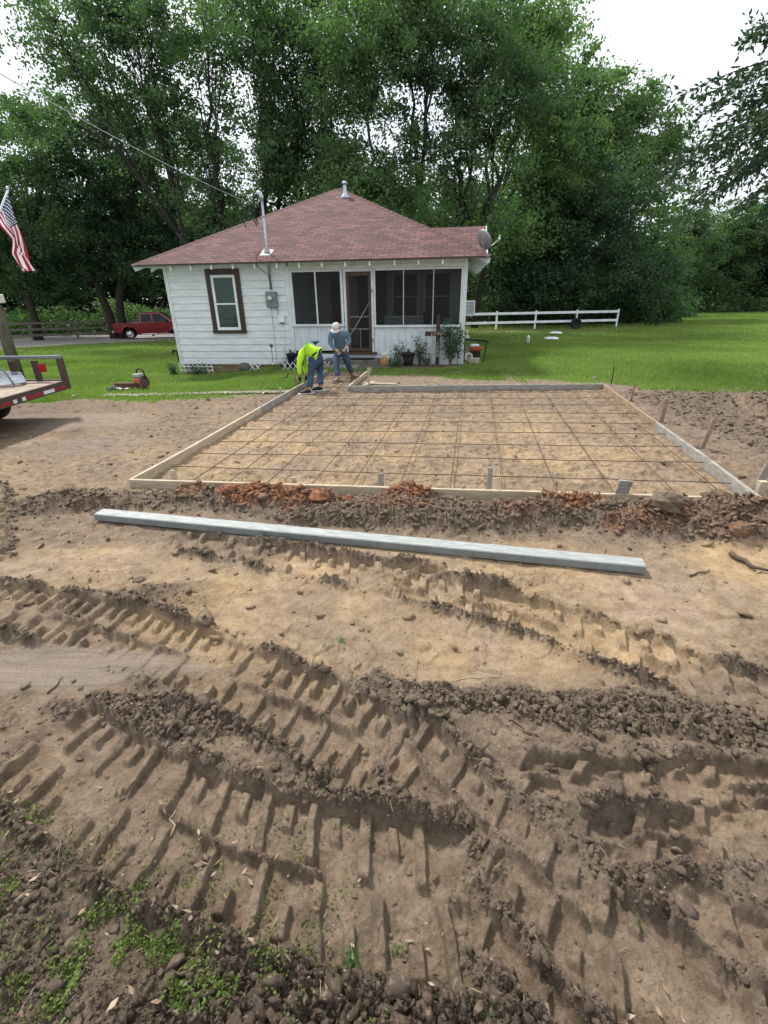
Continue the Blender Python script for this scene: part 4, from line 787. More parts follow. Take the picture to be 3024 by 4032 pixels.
def stake(x, y, h, label, tilt=(0, 0), M='stakewood', wd=.035, th=.02, rz=0, kind='wooden_stake', pin=False):
    z = gh(x, y); t = MB()
    if pin: t.tube([(0, 0, -.15), (0, 0, h)], .011, 8)
    else:
        t.box(-wd/2, wd/2, -th/2, th/2, -.15, h, .002)
    o = t.obj('steel_pin' if pin else kind, MT[M]); o.location = (x, y, z); o.rotation_euler = (tilt[1], tilt[0], rz); return tag(o, label, 'stake', 'stakes holding the form boards')
def sp(px, py, h, label, **k): P = gz(px, py, .0); stake(P[0], P[1], h, label, **k)
sp(1010, 1608, .26, 'pale stake outside the left form board, nearest the lime line', M='lumber', wd=.05, rz=.3)
sp(1107, 1556, .17, 'short stake on the lawn edge left of the man in green', M='lumber', wd=.05)
sp(1165, 1520, .36, 'dark stake beside the gloved hand of the man in green', wd=.045)
sp(1178, 1500, .22, 'short brown stake behind the gloved hand', wd=.04)
sp(1236, 1495, .32, 'pale stake seen between the legs of the man in green', M='lumber', wd=.05)
sp(692, 1912, .17, 'small stake flush with the front board near its left end', M='lumber', wd=.06)
sp(1162, 1938, .16, 'small stake against the front board, left of the red clay mound', M='lumber', wd=.05)
sp(1501, 1944, .24, 'upright grey stake at the middle of the front board', M='greylumber', wd=.06)
sp(1922, 1955, .33, 'tall narrow grey stake in front of the slab', M='greylumber', wd=.05)
sp(2428, 1985, .26, 'broad short grey stake leaning on the front board', M='greylumber', wd=.13, th=.03, tilt=(.12, .1))
sp(2406, 1516, .38, 'black steel pin at the back right corner of the slab', pin=True, M='dark')
sp(2484, 1578, .33, 'thin brown stake, first outside the right form board', wd=.04, tilt=(.05, 0))
sp(2603, 1662, .36, 'light brown stake with split top outside the right form board', M='stakewood', wd=.07, tilt=(.04, 0))
sp(2763, 1770, .40, 'tall dark brown stake leaning outside the right form board', wd=.06, tilt=(.16, 0))
sp(2975, 1925, .46, 'grey stake leaning at the right photo edge by the slab corner', M='greylumber', wd=.08, tilt=(.12, .1))
sp(2981, 1965, .19, 'sawn stub of pale lumber at the front right slab corner', M='lumber', wd=.075, th=.06)
sp(2338, 1500, .10, 'low stub of pale lumber behind the back form board', M='lumber', wd=.08)
sp(1386, 1515, .42, 'black steel pin at the walkway corner beside the man in blue', pin=True, M='rust')
sp(1452, 1520, .40, 'pale stake behind the diagonal walkway board', M='lumber', wd=.05)
rebar = thing('rebar_grid', (0, 0, .05), 'grid of rusty reinforcing bars tied over the slab ground', 'rebar grid')
LY = [(-2.58, 5.51), (-2.50, 6.04), (-2.36, 6.58), (-2.27, 7.20), (-2.18, 7.77), (-2.07, 8.34), (-1.96, 8.90), (-1.82, 9.52), (-1.70, 10.10)]
RY = [(3.66, 4.66), (3.80, 5.33), (3.92, 5.96), (4.02, 6.58), (4.12, 7.17), (4.24, 7.85), (4.34, 8.5), (4.44, 9.10), (4.52, 9.70)]
rg = np.random.default_rng(3)
for a, b in zip(LY, RY):
    n = 26; ks = np.linspace(0, 1, n); dy = .012*np.sin(ks*9+rg.uniform(0, 6)); dz = .012*rg.random(n); P = [(a[0]+(b[0]-a[0])*k, a[1]+(b[1]-a[1])*k+dy[i], dz[i]) for i, k in enumerate(ks)]
    MB().tube(P, .0056, 6).obj('crosswise_bar', MT['rebar'], rebar, True)
xs = [-2.09, -1.66, -1.22, -.71, -.26, .25, .79, 1.34, 1.89, 2.46, 3.06, 3.52]
for i, x in enumerate(xs):
    x0 = x; f = (x+2.78)/6.35; y0 = 4.91+(4.11-4.91)*f+.12; y1 = 10.75+(10.3-10.84)*((x+1.1+1.72)/6.4)-.1; dirx = .182
    if -1.9 < x+dirx*5.5 < -.6 or i in (0, 1, 2): y1 = 13.0 if i in (0, 1) and x+dirx*7.6 < -.4 and x+dirx*7.6 > -1.5 else y1
    n = 24; P = []
    for k in range(n):
        y = y0+(y1-y0)*k/(n-1); P.append((x0-.0+dirx*(y-5.15), y, .016+.006*rg.random()))
    MB().tube(P, .0056, 6).obj('lengthwise_bar', MT['rebar'], rebar, True)
w = MB()
for x, y0, y1 in ((-1.30, 10.2, 12.9), (-.98, 10.2, 12.9)): w.tube([(x, y0, .0), (x+.22, y1, .01)], .0056, 6)
for y in (10.7, 11.3, 11.9, 12.5): w.tube([(-1.6+(y-10.7)*.1, y, .016), (-.55+(y-10.7)*.15, y-.06, .016)], .0056, 6)
w.obj('walkway_bars', MT['rebar'], rebar, True)
w = MB()
for i in range(9):
    for x in xs[::2]:
        a, b = LY[i], RY[i]; f = (x-a[0])/(b[0]-a[0]); y = a[1]+(b[1]-a[1])*f; X = x+.182*(y-5.15)
        if -2.4 < X < 4.3: w.tube([(X-.01, y-.01, .0), (X+.012, y+.01, .03), (X+rg.uniform(-.02, .02), y+rg.uniform(-.02, .02), .05+.03*rg.random())], .0022, 4)
w.obj('tie_wires', MT['dark'], rebar)
a, b = gz(372, 2022, .08), gz(2545, 2228, .08)
t = thing('screed_board', (a[0], a[1], 0.0), 'very long pale grey straight screed board lying on the dirt', 'screed board', math.atan2(b[1]-a[1], b[0]-a[0])); L = math.hypot(*(b-a)[:2])
w = MB(); w.box(0, L, -.01, .115, .022, .082, .004); w.obj('top_plank', MT['alu'], t); w = MB(); w.box(.002, L-.002, -.018, -.0105, .018, .078, .002); w.obj('shaded_front_strip', MT['alu_shaded'], t)  # front strip uses a darker copy of the metal, shade put into its colour

# ------------------------------------------------------------------ trees
def bez(a, b, c, n): t = np.linspace(0, 1, n)[:, None]; return (1-t)**2*a+2*t*(1-t)*b+t*t*c
def crown_world(cr, Y):
    out = []
    for c in cr:
        cx, cy, rx, ry = c[:4]; yy = Y+(c[4] if len(c) > 4 else 0); p = at(*m(cx, cy), yy); e = at(*m(cx+rx, cy), yy); u = at(*m(cx, cy-ry), yy)
        R = math.hypot(*(e-p)[:2]); out.append((p, np.array([R, min(R, 4.5)*(c[5] if len(c) > 5 else 1), abs(u[2]-p[2])])))
    return out
LM = dict(mid=leaf_material('leaves_mid_green', (.028, .060, .034), (.130, .200, .095), .40, .3), dark=leaf_material('leaves_dark_green', (.015, .036, .024), (.075, .130, .066), .30, .3),
          bright=leaf_material('leaves_fresh_green', (.040, .082, .040), (.180, .255, .115), .44, .3), near=leaf_material('leaves_overhang', (.010, .026, .014), (.060, .105, .050), .24, 1.2))
def tree(name, label, base, Y, crowns, tr, seed, M='mid', nclump=190, nleaf=33000, leaf=.19, stems=None, group=None, bark='bark', sig=.8, fork=.32, low=0):
    rg = np.random.default_rng(seed); cw = crown_world(crowns, Y) if crowns and len(crowns[0]) >= 4 and not isinstance(crowns[0][0], np.ndarray) else crowns
    tr = tr*.66; nleaf = int(nleaf*1.2) if Y else nleaf; leaf = leaf*(1.08 if Y else 1); b = np.array(base, float); vol = np.array([c[1].prod() for c in cw])**.8; vol /= vol.sum(); C = []; O = []
    for k in rg.choice(len(cw), nclump, p=vol):
        d = rg.normal(0, 1, 3); d /= np.linalg.norm(d); r = rg.random()**.42; C.append(cw[k][0]+cw[k][1]*d*r); O.append(d)
    C = np.array(C); O = np.array(O); zmin = b[2]+1.2+low; C[:, 2] = np.maximum(C[:, 2], zmin+rg.random(nclump))
    cen = C.mean(0); top = C[:, 2].max(); t = thing(name, b, label, 'tree', 0, group); Cl = C-b
    w = MB(); w.M = Matrix()
    stems = stems or [(0.0, 0.0)]
    kp = max(5, len(stems)*4); prim = Cl[rg.choice(nclump, kp, replace=False)]
    for _ in range(4):
        a = np.argmin(((Cl[:, None]-prim[None])**2).sum(2), 1); prim = np.array([Cl[a == k].mean(0) if (a == k).any() else prim[k] for k in range(kp)])
    H = (top-b[2]); limbs = []
    so = np.array([(s[0], s[1]) for s in stems]); spine = []
    for si, (sx, lean) in enumerate(stems):
        f = np.array([sx*1.0+lean, 0, H*fork*rg.uniform(.9, 1.1)]); P = bez(np.array([sx*.35, 0, -.4]), np.array([sx*.7, 0, f[2]*.55]), f, 7); P[1:-1] += rg.normal(0, tr*.18, (5, 3))
        spine.append((P, f)); w.tube([tuple(p) for p in P], list(np.linspace(tr*1.15, tr*.72, 7)*np.array([1.35]+[1.0]*6)), 10)
    for k in range(kp):
        si = int(np.argmin([abs(prim[k][0]-s[1][0])+rg.random()*.5 for s in spine])); f = spine[si][1]; s0 = spine[si][0][rg.integers(4, 7)] if rg.random() < .5 else f
        mid = (s0+prim[k])/2; mid[2] += .12*H*rg.uniform(-.2, .7); P = bez(s0, mid+rg.normal(0, .5, 3), prim[k], 9); P[1:-1] += rg.normal(0, .13, (7, 3)); r = tr*rg.uniform(.38, .6)
        w.tube([tuple(p) for p in P], list(np.linspace(r, r*.28, 9)), 7); limbs.append((P, r))
    for i in range(nclump):
        P, r = limbs[a[i]]; j = rg.integers(3, 9); s0 = P[j]; e = Cl[i]; mid = (s0+e)/2+np.array([0, 0, .15*np.linalg.norm(e-s0)])+rg.normal(0, .2, 3)
        Q = bez(s0, mid, e, 5); r0 = max(.022, r*(1-j/10)*.45); w.tube([tuple(p) for p in Q], list(np.linspace(r0, .012, 5)), 4, False)
    w.obj('trunk', MT[bark], t, True)
    per = rg.multinomial(nleaf, rg.dirichlet(np.ones(nclump)*2.2)); idx = np.repeat(np.arange(nclump), per)
    sp_ = rg.normal(0, 1, (nleaf, 3)); along = Cl[idx]-prim[a[idx]]; along /= np.linalg.norm(along, axis=1)[:, None]+1e-6
    # each clump is a few leafy twigs
    tw = rg.normal(0, 1, (nclump, 7, 3)); tw[:, :, 2] = tw[:, :, 2]*.45; tw /= np.linalg.norm(tw, axis=2)[:, :, None]; pick = tw[idx, rg.integers(0, 7, nleaf)]
    s_ = rg.random(nleaf)[:, None]**.7*sig*1.7*rg.uniform(.6, 1.15, nclump)[idx][:, None]
    P = Cl[idx]+pick*s_+sp_*np.array([.16, .16, .11])*(1+.4*s_)+along*.2; P[:, 2] -= .12*(s_[:, 0])**2
    me = leafmesh('crown', rg, P, leaf, LM[M], .6, .8); link('crown', me, t); return t
GB = 'tall trees behind the house'
gt = lambda x, y: hit(*m(x, y))
def gY(x, Y): p = at(*m(x, 690), Y); return (p[0], Y, flat(p[0], Y))
tree('oak_tree', 'leaning oak at the far left beyond the wooden fence', gY(72, 39), 39, [(70, 300, 105, 110), (-60, 420, 130, 190), (140, 430, 100, 120), (30, 560, 120, 70)], .42, 101, 'mid', 200, 40000, .20, group=GB, fork=.3)
tree('oak_tree', 'dark double-trunked oak rising behind the red pickup truck', gY(248, 40), 40, [(240, 400, 130, 150), (180, 540, 130, 80), (330, 540, 90, 90), (290, 260, 100, 80)], .46, 102, 'dark', 220, 42000, .20, stems=[(-.7, -.6), (.9, .8)], group=GB, fork=.42, low=3)
tree('pecan_tree', 'many-stemmed pecan tree with limbs fanning up and left behind the left roof', gY(520, 31), 31, [(110, 50, 80, 80), (120, 150, 90, 70), (60, 250, 70, 80), (170, 60, 120, 80), (300, 20, 150, 110), (430, 110, 150, 130), (540, 300, 110, 120), (370, 310, 110, 90), (260, 170, 110, 60), (460, 420, 90, 60), (330, 220, 120, 90), (560, 200, 90, 90), (500, 480, 100, 60)], .34, 103, 'mid', 270, 40000, .17, stems=[(-1.3, -1.6), (0, -.4), (1.0, .9), (-.4, 0)], group=GB, bark='greybark', fork=.38)
tree('pecan_tree', 'tall pecan tree behind the roof between the mast and the vent pipe', gY(650, 33), 33, [(580, 20, 150, 120), (680, 180, 120, 110), (700, 20, 110, 90), (650, 400, 95, 90), (600, 520, 80, 50), (620, 300, 100, 80), (700, 320, 90, 70)], .32, 104, 'mid', 200, 33000, .18, stems=[(-.8, -.8), (.6, .6)], group=GB, bark='greybark', fork=.4)
tree('elm_tree', 'fresh green feathery elm above the roof peak', gY(800, 29), 29, [(790, 60, 110, 120), (780, 190, 90, 70), (740, 400, 90, 80), (860, 420, 80, 60)], .26, 105, 'bright', 150, 26000, .16, group=GB, fork=.5)
tree('elm_tree', 'wide elm with dark bare forks right of the vent pipe', gY(968, 31), 31, [(930, 60, 130, 110), (1040, 100, 150, 130), (1110, 210, 110, 110), (1000, 350, 120, 70), (860, 300, 60, 60), (1060, 470, 80, 60), (900, 180, 90, 60), (980, 470, 90, 60), (1040, 260, 90, 60)], .30, 106, 'mid', 220, 34000, .17, stems=[(-.9, -.9), (.3, .1), (1.3, 1.2)], group=GB, bark='greybark', fork=.45)
tree('elm_tree', 'slender elm leaning right above the rear wing of the house', gY(1020, 35), 35, [(1140, 60, 110, 130), (1180, 330, 110, 130), (1120, 480, 90, 80)], .30, 107, 'bright', 160, 28000, .18, stems=[(.4, 1.0)], group=GB, fork=.45)
tree('maple_tree', 'broad dark tree with foliage down to the grass behind the rail fence', gY(1240, 37), 37, [(1250, 420, 130, 130), (1160, 560, 120, 110), (1300, 600, 150, 80), (1350, 450, 110, 130), (1100, 620, 80, 60), (1400, 590, 60, 80)], .36, 108, 'dark', 300, 62000, .19, group=GB, low=-1.0, sig=.9)
tree('maple_tree', 'tall pale green tree with a stepped top against the right sky', gY(1290, 47), 47, [(1210, 190, 90, 130), (1300, 240, 90, 110), (1390, 300, 80, 110), (1440, 400, 50, 130), (1250, 350, 110, 120)], .40, 109, 'bright', 240, 42000, .24, group=GB, sig=1.0)
tree('maple_tree', 'light green low tree at the right end of the rail fence', gY(1425, 39), 39, [(1430, 590, 48, 85), (1400, 640, 50, 50)], .15, 110, 'bright', 80, 14000, .17, group=GB, low=-1.0)
tree('oak_tree', 'dense dark tree behind the left roof slope', gY(420, 44), 44, [(420, 520, 110, 90), (520, 520, 90, 80), (340, 440, 90, 80), (440, 350, 90, 60)], .35, 111, 'dark', 180, 30000, .22, group=GB, low=1)
tree('oak_tree', 'dense dark tree directly behind the roof peak', gY(900, 46), 46, [(880, 520, 120, 90), (1010, 560, 110, 90), (760, 520, 90, 80), (940, 430, 110, 50)], .35, 112, 'dark', 200, 32000, .23, group=GB, low=1)
tree('oak_tree', 'dark tree filling the gap at the far left photo edge', gY(-20, 46), 46, [(-20, 330, 90, 110), (60, 520, 130, 100), (-60, 560, 100, 100)], .4, 113, 'dark', 170, 28000, .24, group=GB)
# the wood beyond the lawn: a few grown trees, copied with their trunks and crowns
protos = []
for k, (hh, rr, M_) in enumerate(((17, 4.6, 'mid'), (14, 4.2, 'dark'), (19, 4.4, 'mid'))):
    cw = [(np.array([0, 0, hh*.62]), np.array([rr, rr, hh*.36])), (np.array([rr*.4, -.5, hh*.35]), np.array([rr*.8, rr*.8, hh*.25])), (np.array([-rr*.5, -.5, hh*.3]), np.array([rr*.7, rr*.8, hh*.24]))]
    protos.append(tree('woodland_tree', 'x', (0, 0, 0), 0, cw, .25, 200+k, M_, 150, 17000, .34, group='trees of the wood beyond the lawn', sig=1.1, low=-1.0))
places = []
rg = np.random.default_rng(8)
for x in range(1470, 2060, 34): places.append((x, 70+rg.uniform(-3, 3)))
for x in range(-260, 1480, 74): places.append((x, 62+rg.uniform(-4, 4)))
used = set(); wx_ = ['pale', 'dark']
for i, (x, Y) in enumerate(places):
    src = protos[i % 3]; p = gY(x, Y)
    if src.name in used:
        t = src.copy(); COL.objects.link(t)
        for ch in src.children: c = ch.copy(); COL.objects.link(c); c.parent = t
    else: t = src; used.add(src.name)
    t.location = (p[0], Y, p[2]-.2); t.rotation_euler = (0, 0, rg.uniform(0, 6.28)); s = rg.uniform(.85, 1.15); t.scale = (s, s, s*(.80 if x > 1460 else .80))
    t['label'] = 'tree of the dense green wood beyond the right lawn' if x > 1460 else 'dark tree of the distant wood seen between the trunks behind the house'
    t['group'] = 'trees of the right wood' if x > 1460 else 'trees of the wood behind the house'
# undergrowth: dark leafy mass at the foot of the wood
rg = np.random.default_rng(9); P = []
for (x0, x1, Y, h, n) in ((-200, 1480, 50, 3.2, 42000), (1470, 2060, 66, 3.0, 16000), (1030, 1440, 40.5, 2.2, 16000)):
    a, b = gY(x0, Y), gY(x1, Y); s = rg.random(n); X = a[0]+(b[0]-a[0])*s; Yy = Y+rg.normal(0, 1.4, n); top = h*(.55+.6*(fbm(X*.35, Yy*0+3, 77, 3)+.5)); P.append(np.stack([X, Yy, macro(X, Yy)+rg.random(n)*top], 1))
P = np.concatenate(P); tag(link('undergrowth', leafmesh('undergrowth', rg, P, .30, LM['mid'], .6, .8)), 'dark leafy undergrowth along the foot of the trees', 'undergrowth', kind='stuff')
# overhanging tree close on the right
rg = np.random.default_rng(21); bx = np.array([10.5, 8.8, 0.0]); t = thing('overhanging_elm', bx, 'near elm whose drooping leafy branch hangs in from the right edge', 'tree')
w = MB(); w.tube([(0, 0, -.3), (.1, .1, 2.5), (-.2, 0, 5.0), (-.3, .1, 7.0)], [.28, .22, .18, .12], 12); P = []; D = []
sprays = [((1760, 120), (1600, 62), 9), ((1800, 100), (1440, 250), 11), ((1800, 140), (1500, 230), 11), ((1800, 180), (1475, 330), 13), ((1820, 200), (1385, 395), 14), ((1820, 240), (1430, 400), 13), ((1820, 260), (1465, 470), 13),
          ((1820, 280), (1500, 420), 12), ((1820, 170), (1540, 300), 12), ((1820, 300), (1550, 400), 12), ((1820, 320), (1600, 440), 12), ((1820, 210), (1560, 210), 12), ((1820, 260), (1600, 290), 12), ((1820, 300), (1620, 350), 12), ((1800, 360), (1640, 480), 10), ((1800, 230), (1520, 350), 12), ((1820, 220), (1640, 240), 12), ((1820, 300), (1650, 410), 12)]
hubs = {}
root = at(*m(1850, 60), 8.3)-bx
w.tube([(-.2, 0, 5.4), tuple((np.array([-.2, 0, 5.4])+root)/2+np.array([0, 0, .6])), tuple(root)], [.11, .08, .05], 8)
for (a, b, n) in sprays:
    for rep in range(2):
        Y = 8.2+rg.uniform(-.9, .9); A0 = at(*m(a[0]+rg.normal(0, 8), a[1]+rg.normal(0, 14)), Y)-bx; B0 = at(*m(b[0]+rg.normal(0, 16)+rep*22, b[1]+rg.normal(0, 16)-rep*6), Y)-bx
        Q = bez(A0, (A0+B0)/2+np.array([0, 0, .28]), B0, 12); w.tube([tuple(q) for q in Q], list(np.linspace(.016, .003, 12)), 4, False)
        if rep == 0: w.tube([tuple(root), tuple((root+A0)/2+np.array([0, 0, .12])), tuple(A0)], [.04, .028, .016], 5, False)
        for j in range(1, 12):
            for s in range(4):
                d = (B0-A0)/np.linalg.norm(B0-A0); tw = d*.5+rg.normal(0, .45, 3)+np.array([0, 0, -.35]); tw /= np.linalg.norm(tw); L = rg.uniform(.12, .32); q0 = Q[j]
                if s < 2: w.tube([tuple(q0), tuple(q0+tw*L)], [.003, .0015], 3, False)
                for q in range(6): P.append(q0+tw*L*(q+.5)/6+rg.normal(0, .012, 3)); D.append(tw+rg.normal(0, .45, 3))
w.obj('trunk', MT['bark'], t, True); P = np.array(P); D = np.array(D); D /= np.linalg.norm(D, axis=1)[:, None]; n = len(P); r = rg.normal(0, 1, (n, 3)); r[:, 2] *= .4; q = np.cross(D, r); q /= np.linalg.norm(q, axis=1)[:, None]; s = rg.uniform(.055, .105, n)[:, None]
V = np.stack([P, P+D*s*.45+q*s*.20, P+D*s, P+D*s*.45-q*s*.20], 1).reshape(-1, 3); link('crown', npmesh('crown', V, np.arange(4*n).reshape(n, 4), LM['near']), t)

# ------------------------------------------------------------------ drive, fences, lawn objects
def strip(name, up, lo_, M, dz):
    n = 60; U = np.array([hit(*p)[:2] for p in zip(np.interp(np.linspace(0, 1, n), np.linspace(0, 1, len(up)), [p[0] for p in up]), np.interp(np.linspace(0, 1, n), np.linspace(0, 1, len(up)), [p[1] for p in up]))])
    Lo = np.array([hit(*p)[:2] for p in zip(np.interp(np.linspace(0, 1, n), np.linspace(0, 1, len(lo_)), [p[0] for p in lo_]), np.interp(np.linspace(0, 1, n), np.linspace(0, 1, len(lo_)), [p[1] for p in lo_]))])
    k = 8; V = []
    for j in range(k+1):
        f = j/k; X = U*(1-f)+Lo*f; e = .25*fbm(X[:, 0]*.8, X[:, 1]*.8, 600+j, 2)*(j in (0, k)); X = X+e[:, None]*np.array([0, 1]); V.append(np.column_stack([X, macro(X[:, 0], X[:, 1])+dz+.0]))
    V = np.concatenate(V); i = np.arange(k)[:, None]*n+np.arange(n-1)[None]; F = np.stack([i, i+n, i+n+1, i+1], -1).reshape(-1, 4); o = link(name, npmesh(name, V, F, M, True)); tag(o, kind='structure')
strip('gravel_drive', [(-300, 1352), (0, 1340), (410, 1311), (700, 1306), (860, 1312)], [(-300, 1398), (0, 1378), (300, 1358), (560, 1347), (860, 1340)], MT['gravel'], .035)
def railfence(name, label, posts, hgt, rails, M, cat='fence', pw_=.1, grp=None, rw=.12, rt=.04):
    t = thing(name, posts[0], label, cat, 0, grp); b = np.array(posts[0])
    for p in posts: w = MB(); q = np.array(p)-b; w.box(q[0]-pw_/2, q[0]+pw_/2, q[1]-pw_/2, q[1]+pw_/2, q[2]-.3, q[2]+hgt, .008); w.obj('post', M, t)
    for z in rails:
        w = MB()
        for p, q in zip(posts[:-1], posts[1:]): p_, q_ = np.array(p)-b, np.array(q)-b; d = (q_-p_)/np.linalg.norm(q_-p_); o = np.array([d[1], -d[0], 0])*(pw_/2+.022); w.bar(p_+o+np.array([0, 0, z]), q_+o+np.array([0, 0, z]), rt, rw)
        w.obj('rail', M, t)
    return t
fp = [hit(x, y) for x, y in ((1700, 1306), (1950, 1304), (2103, 1300), (2262, 1291), (2422, 1288))]
Yf = np.linspace(fp[1][1]-.3, fp[4][1], 5)
pts = []
for (x, y), Yq in zip(((1800, 1300), (1953, 1290), (2105, 1288), (2265, 1285), (2425, 1285)), np.linspace(31.5, 33.2, 5)): p = at(x, y, Yq); pts.append((p[0], Yq, flat(p[0], Yq)))
railfence('rail_fence', 'white two-rail fence on the lawn right of the house', pts, 1.12, (.98, .46), MT['vinyl'], rw=.14)
pts = []
for x, Yq in ((-350, 35), (-120, 36.5), (120, 38.5), (300, 40.5), (440, 42), (600, 43.5), (760, 45), (900, 46)): p = at(x, 1300, Yq); pts.append((p[0], Yq, flat(p[0], Yq)))
railfence('board_fence', 'old grey three-board fence along the drive on the left', pts, 1.35, (1.25, .82, .40), MT['fencewood'], pw_=.13, rw=.16)
g = hit(2262, 1296); t = thing('old_tyre', (g[0], g[1]-.15, g[2]), 'dark round tyre leaning on the white rail fence', 'tyre'); w = MB(); w.M = Matrix.Translation((0, 0, .33)) @ Matrix.Rotation(math.radians(80), 4, 'X'); w.lathe([(.2, -.1), (.3, -.12), (.34, -.06), (.34, .06), (.3, .12), (.2, .1), (.18, 0)], 24); w.obj('tyre', MT['rubber'], t, True)
for (x, y), lb in (((2170, 1341), 'near white septic tank lid in the lawn right of the house'), ((2187, 1318), 'farther white septic tank lid in the lawn near the rail fence')):
    g = hit(x, y); t = thing('septic_lid', g, lb, 'tank lid', 0, 'septic lids in the lawn'); w = MB(); w.lathe([(.27, -.1), (.27, .07)], 24); w.obj('riser', MT['grey'], t); w = MB(); w.lathe([(.33, .071), (.34, .10), (.30, .13), (.18, .155), (.03, .165)], 28); w.obj('lid', MT['plastic'], t, True)
g = hit(2078, 1352); t = thing('plastic_jug', g, 'pale blue and white jug standing alone on the right lawn', 'jug'); w = MB(); w.lathe([(.06, 0), (.065, .16)], 12); w.obj('jug_body', mat('pale_blue_plastic', (.30, .55, .62), .4), t, True); w = MB(); w.lathe([(.065, .161), (.068, .24), (.04, .30), (.02, .33)], 12); w.obj('jug_top', MT['plastic'], t, True)
g = hit(3030, 1490); t = thing('grey_post', (g[0]-.02, g[1], g[2]), 'thin grey metal post at the right photo edge on the lawn', 'post'); w = MB(); w.tube([(0, 0, -.2), (0, 0, 1.6)], .03, 10); w.obj('tube', MT['grey'], t, True); w = MB(); w.box(-.07, .07, -.07, .07, 0, .04, .01); w.obj('foot', MT['dark'], t)
g = hit(2080, 1296); t = thing('garden_hook', (g[0]-.3, g[1]+2.5, g[2]), 'thin bird feeder pole before the dark trees above the rail fence', 'feeder'); w = MB(); w.tube([(0, 0, 0), (0, 0, 2.0)], .02, 6); w.obj('pole', MT['rust'], t); w = MB(); w.bar((-.3, 0, 1.95), (.3, 0, 2.25), .12, .02); w.obj('tray', MT['galv'], t)

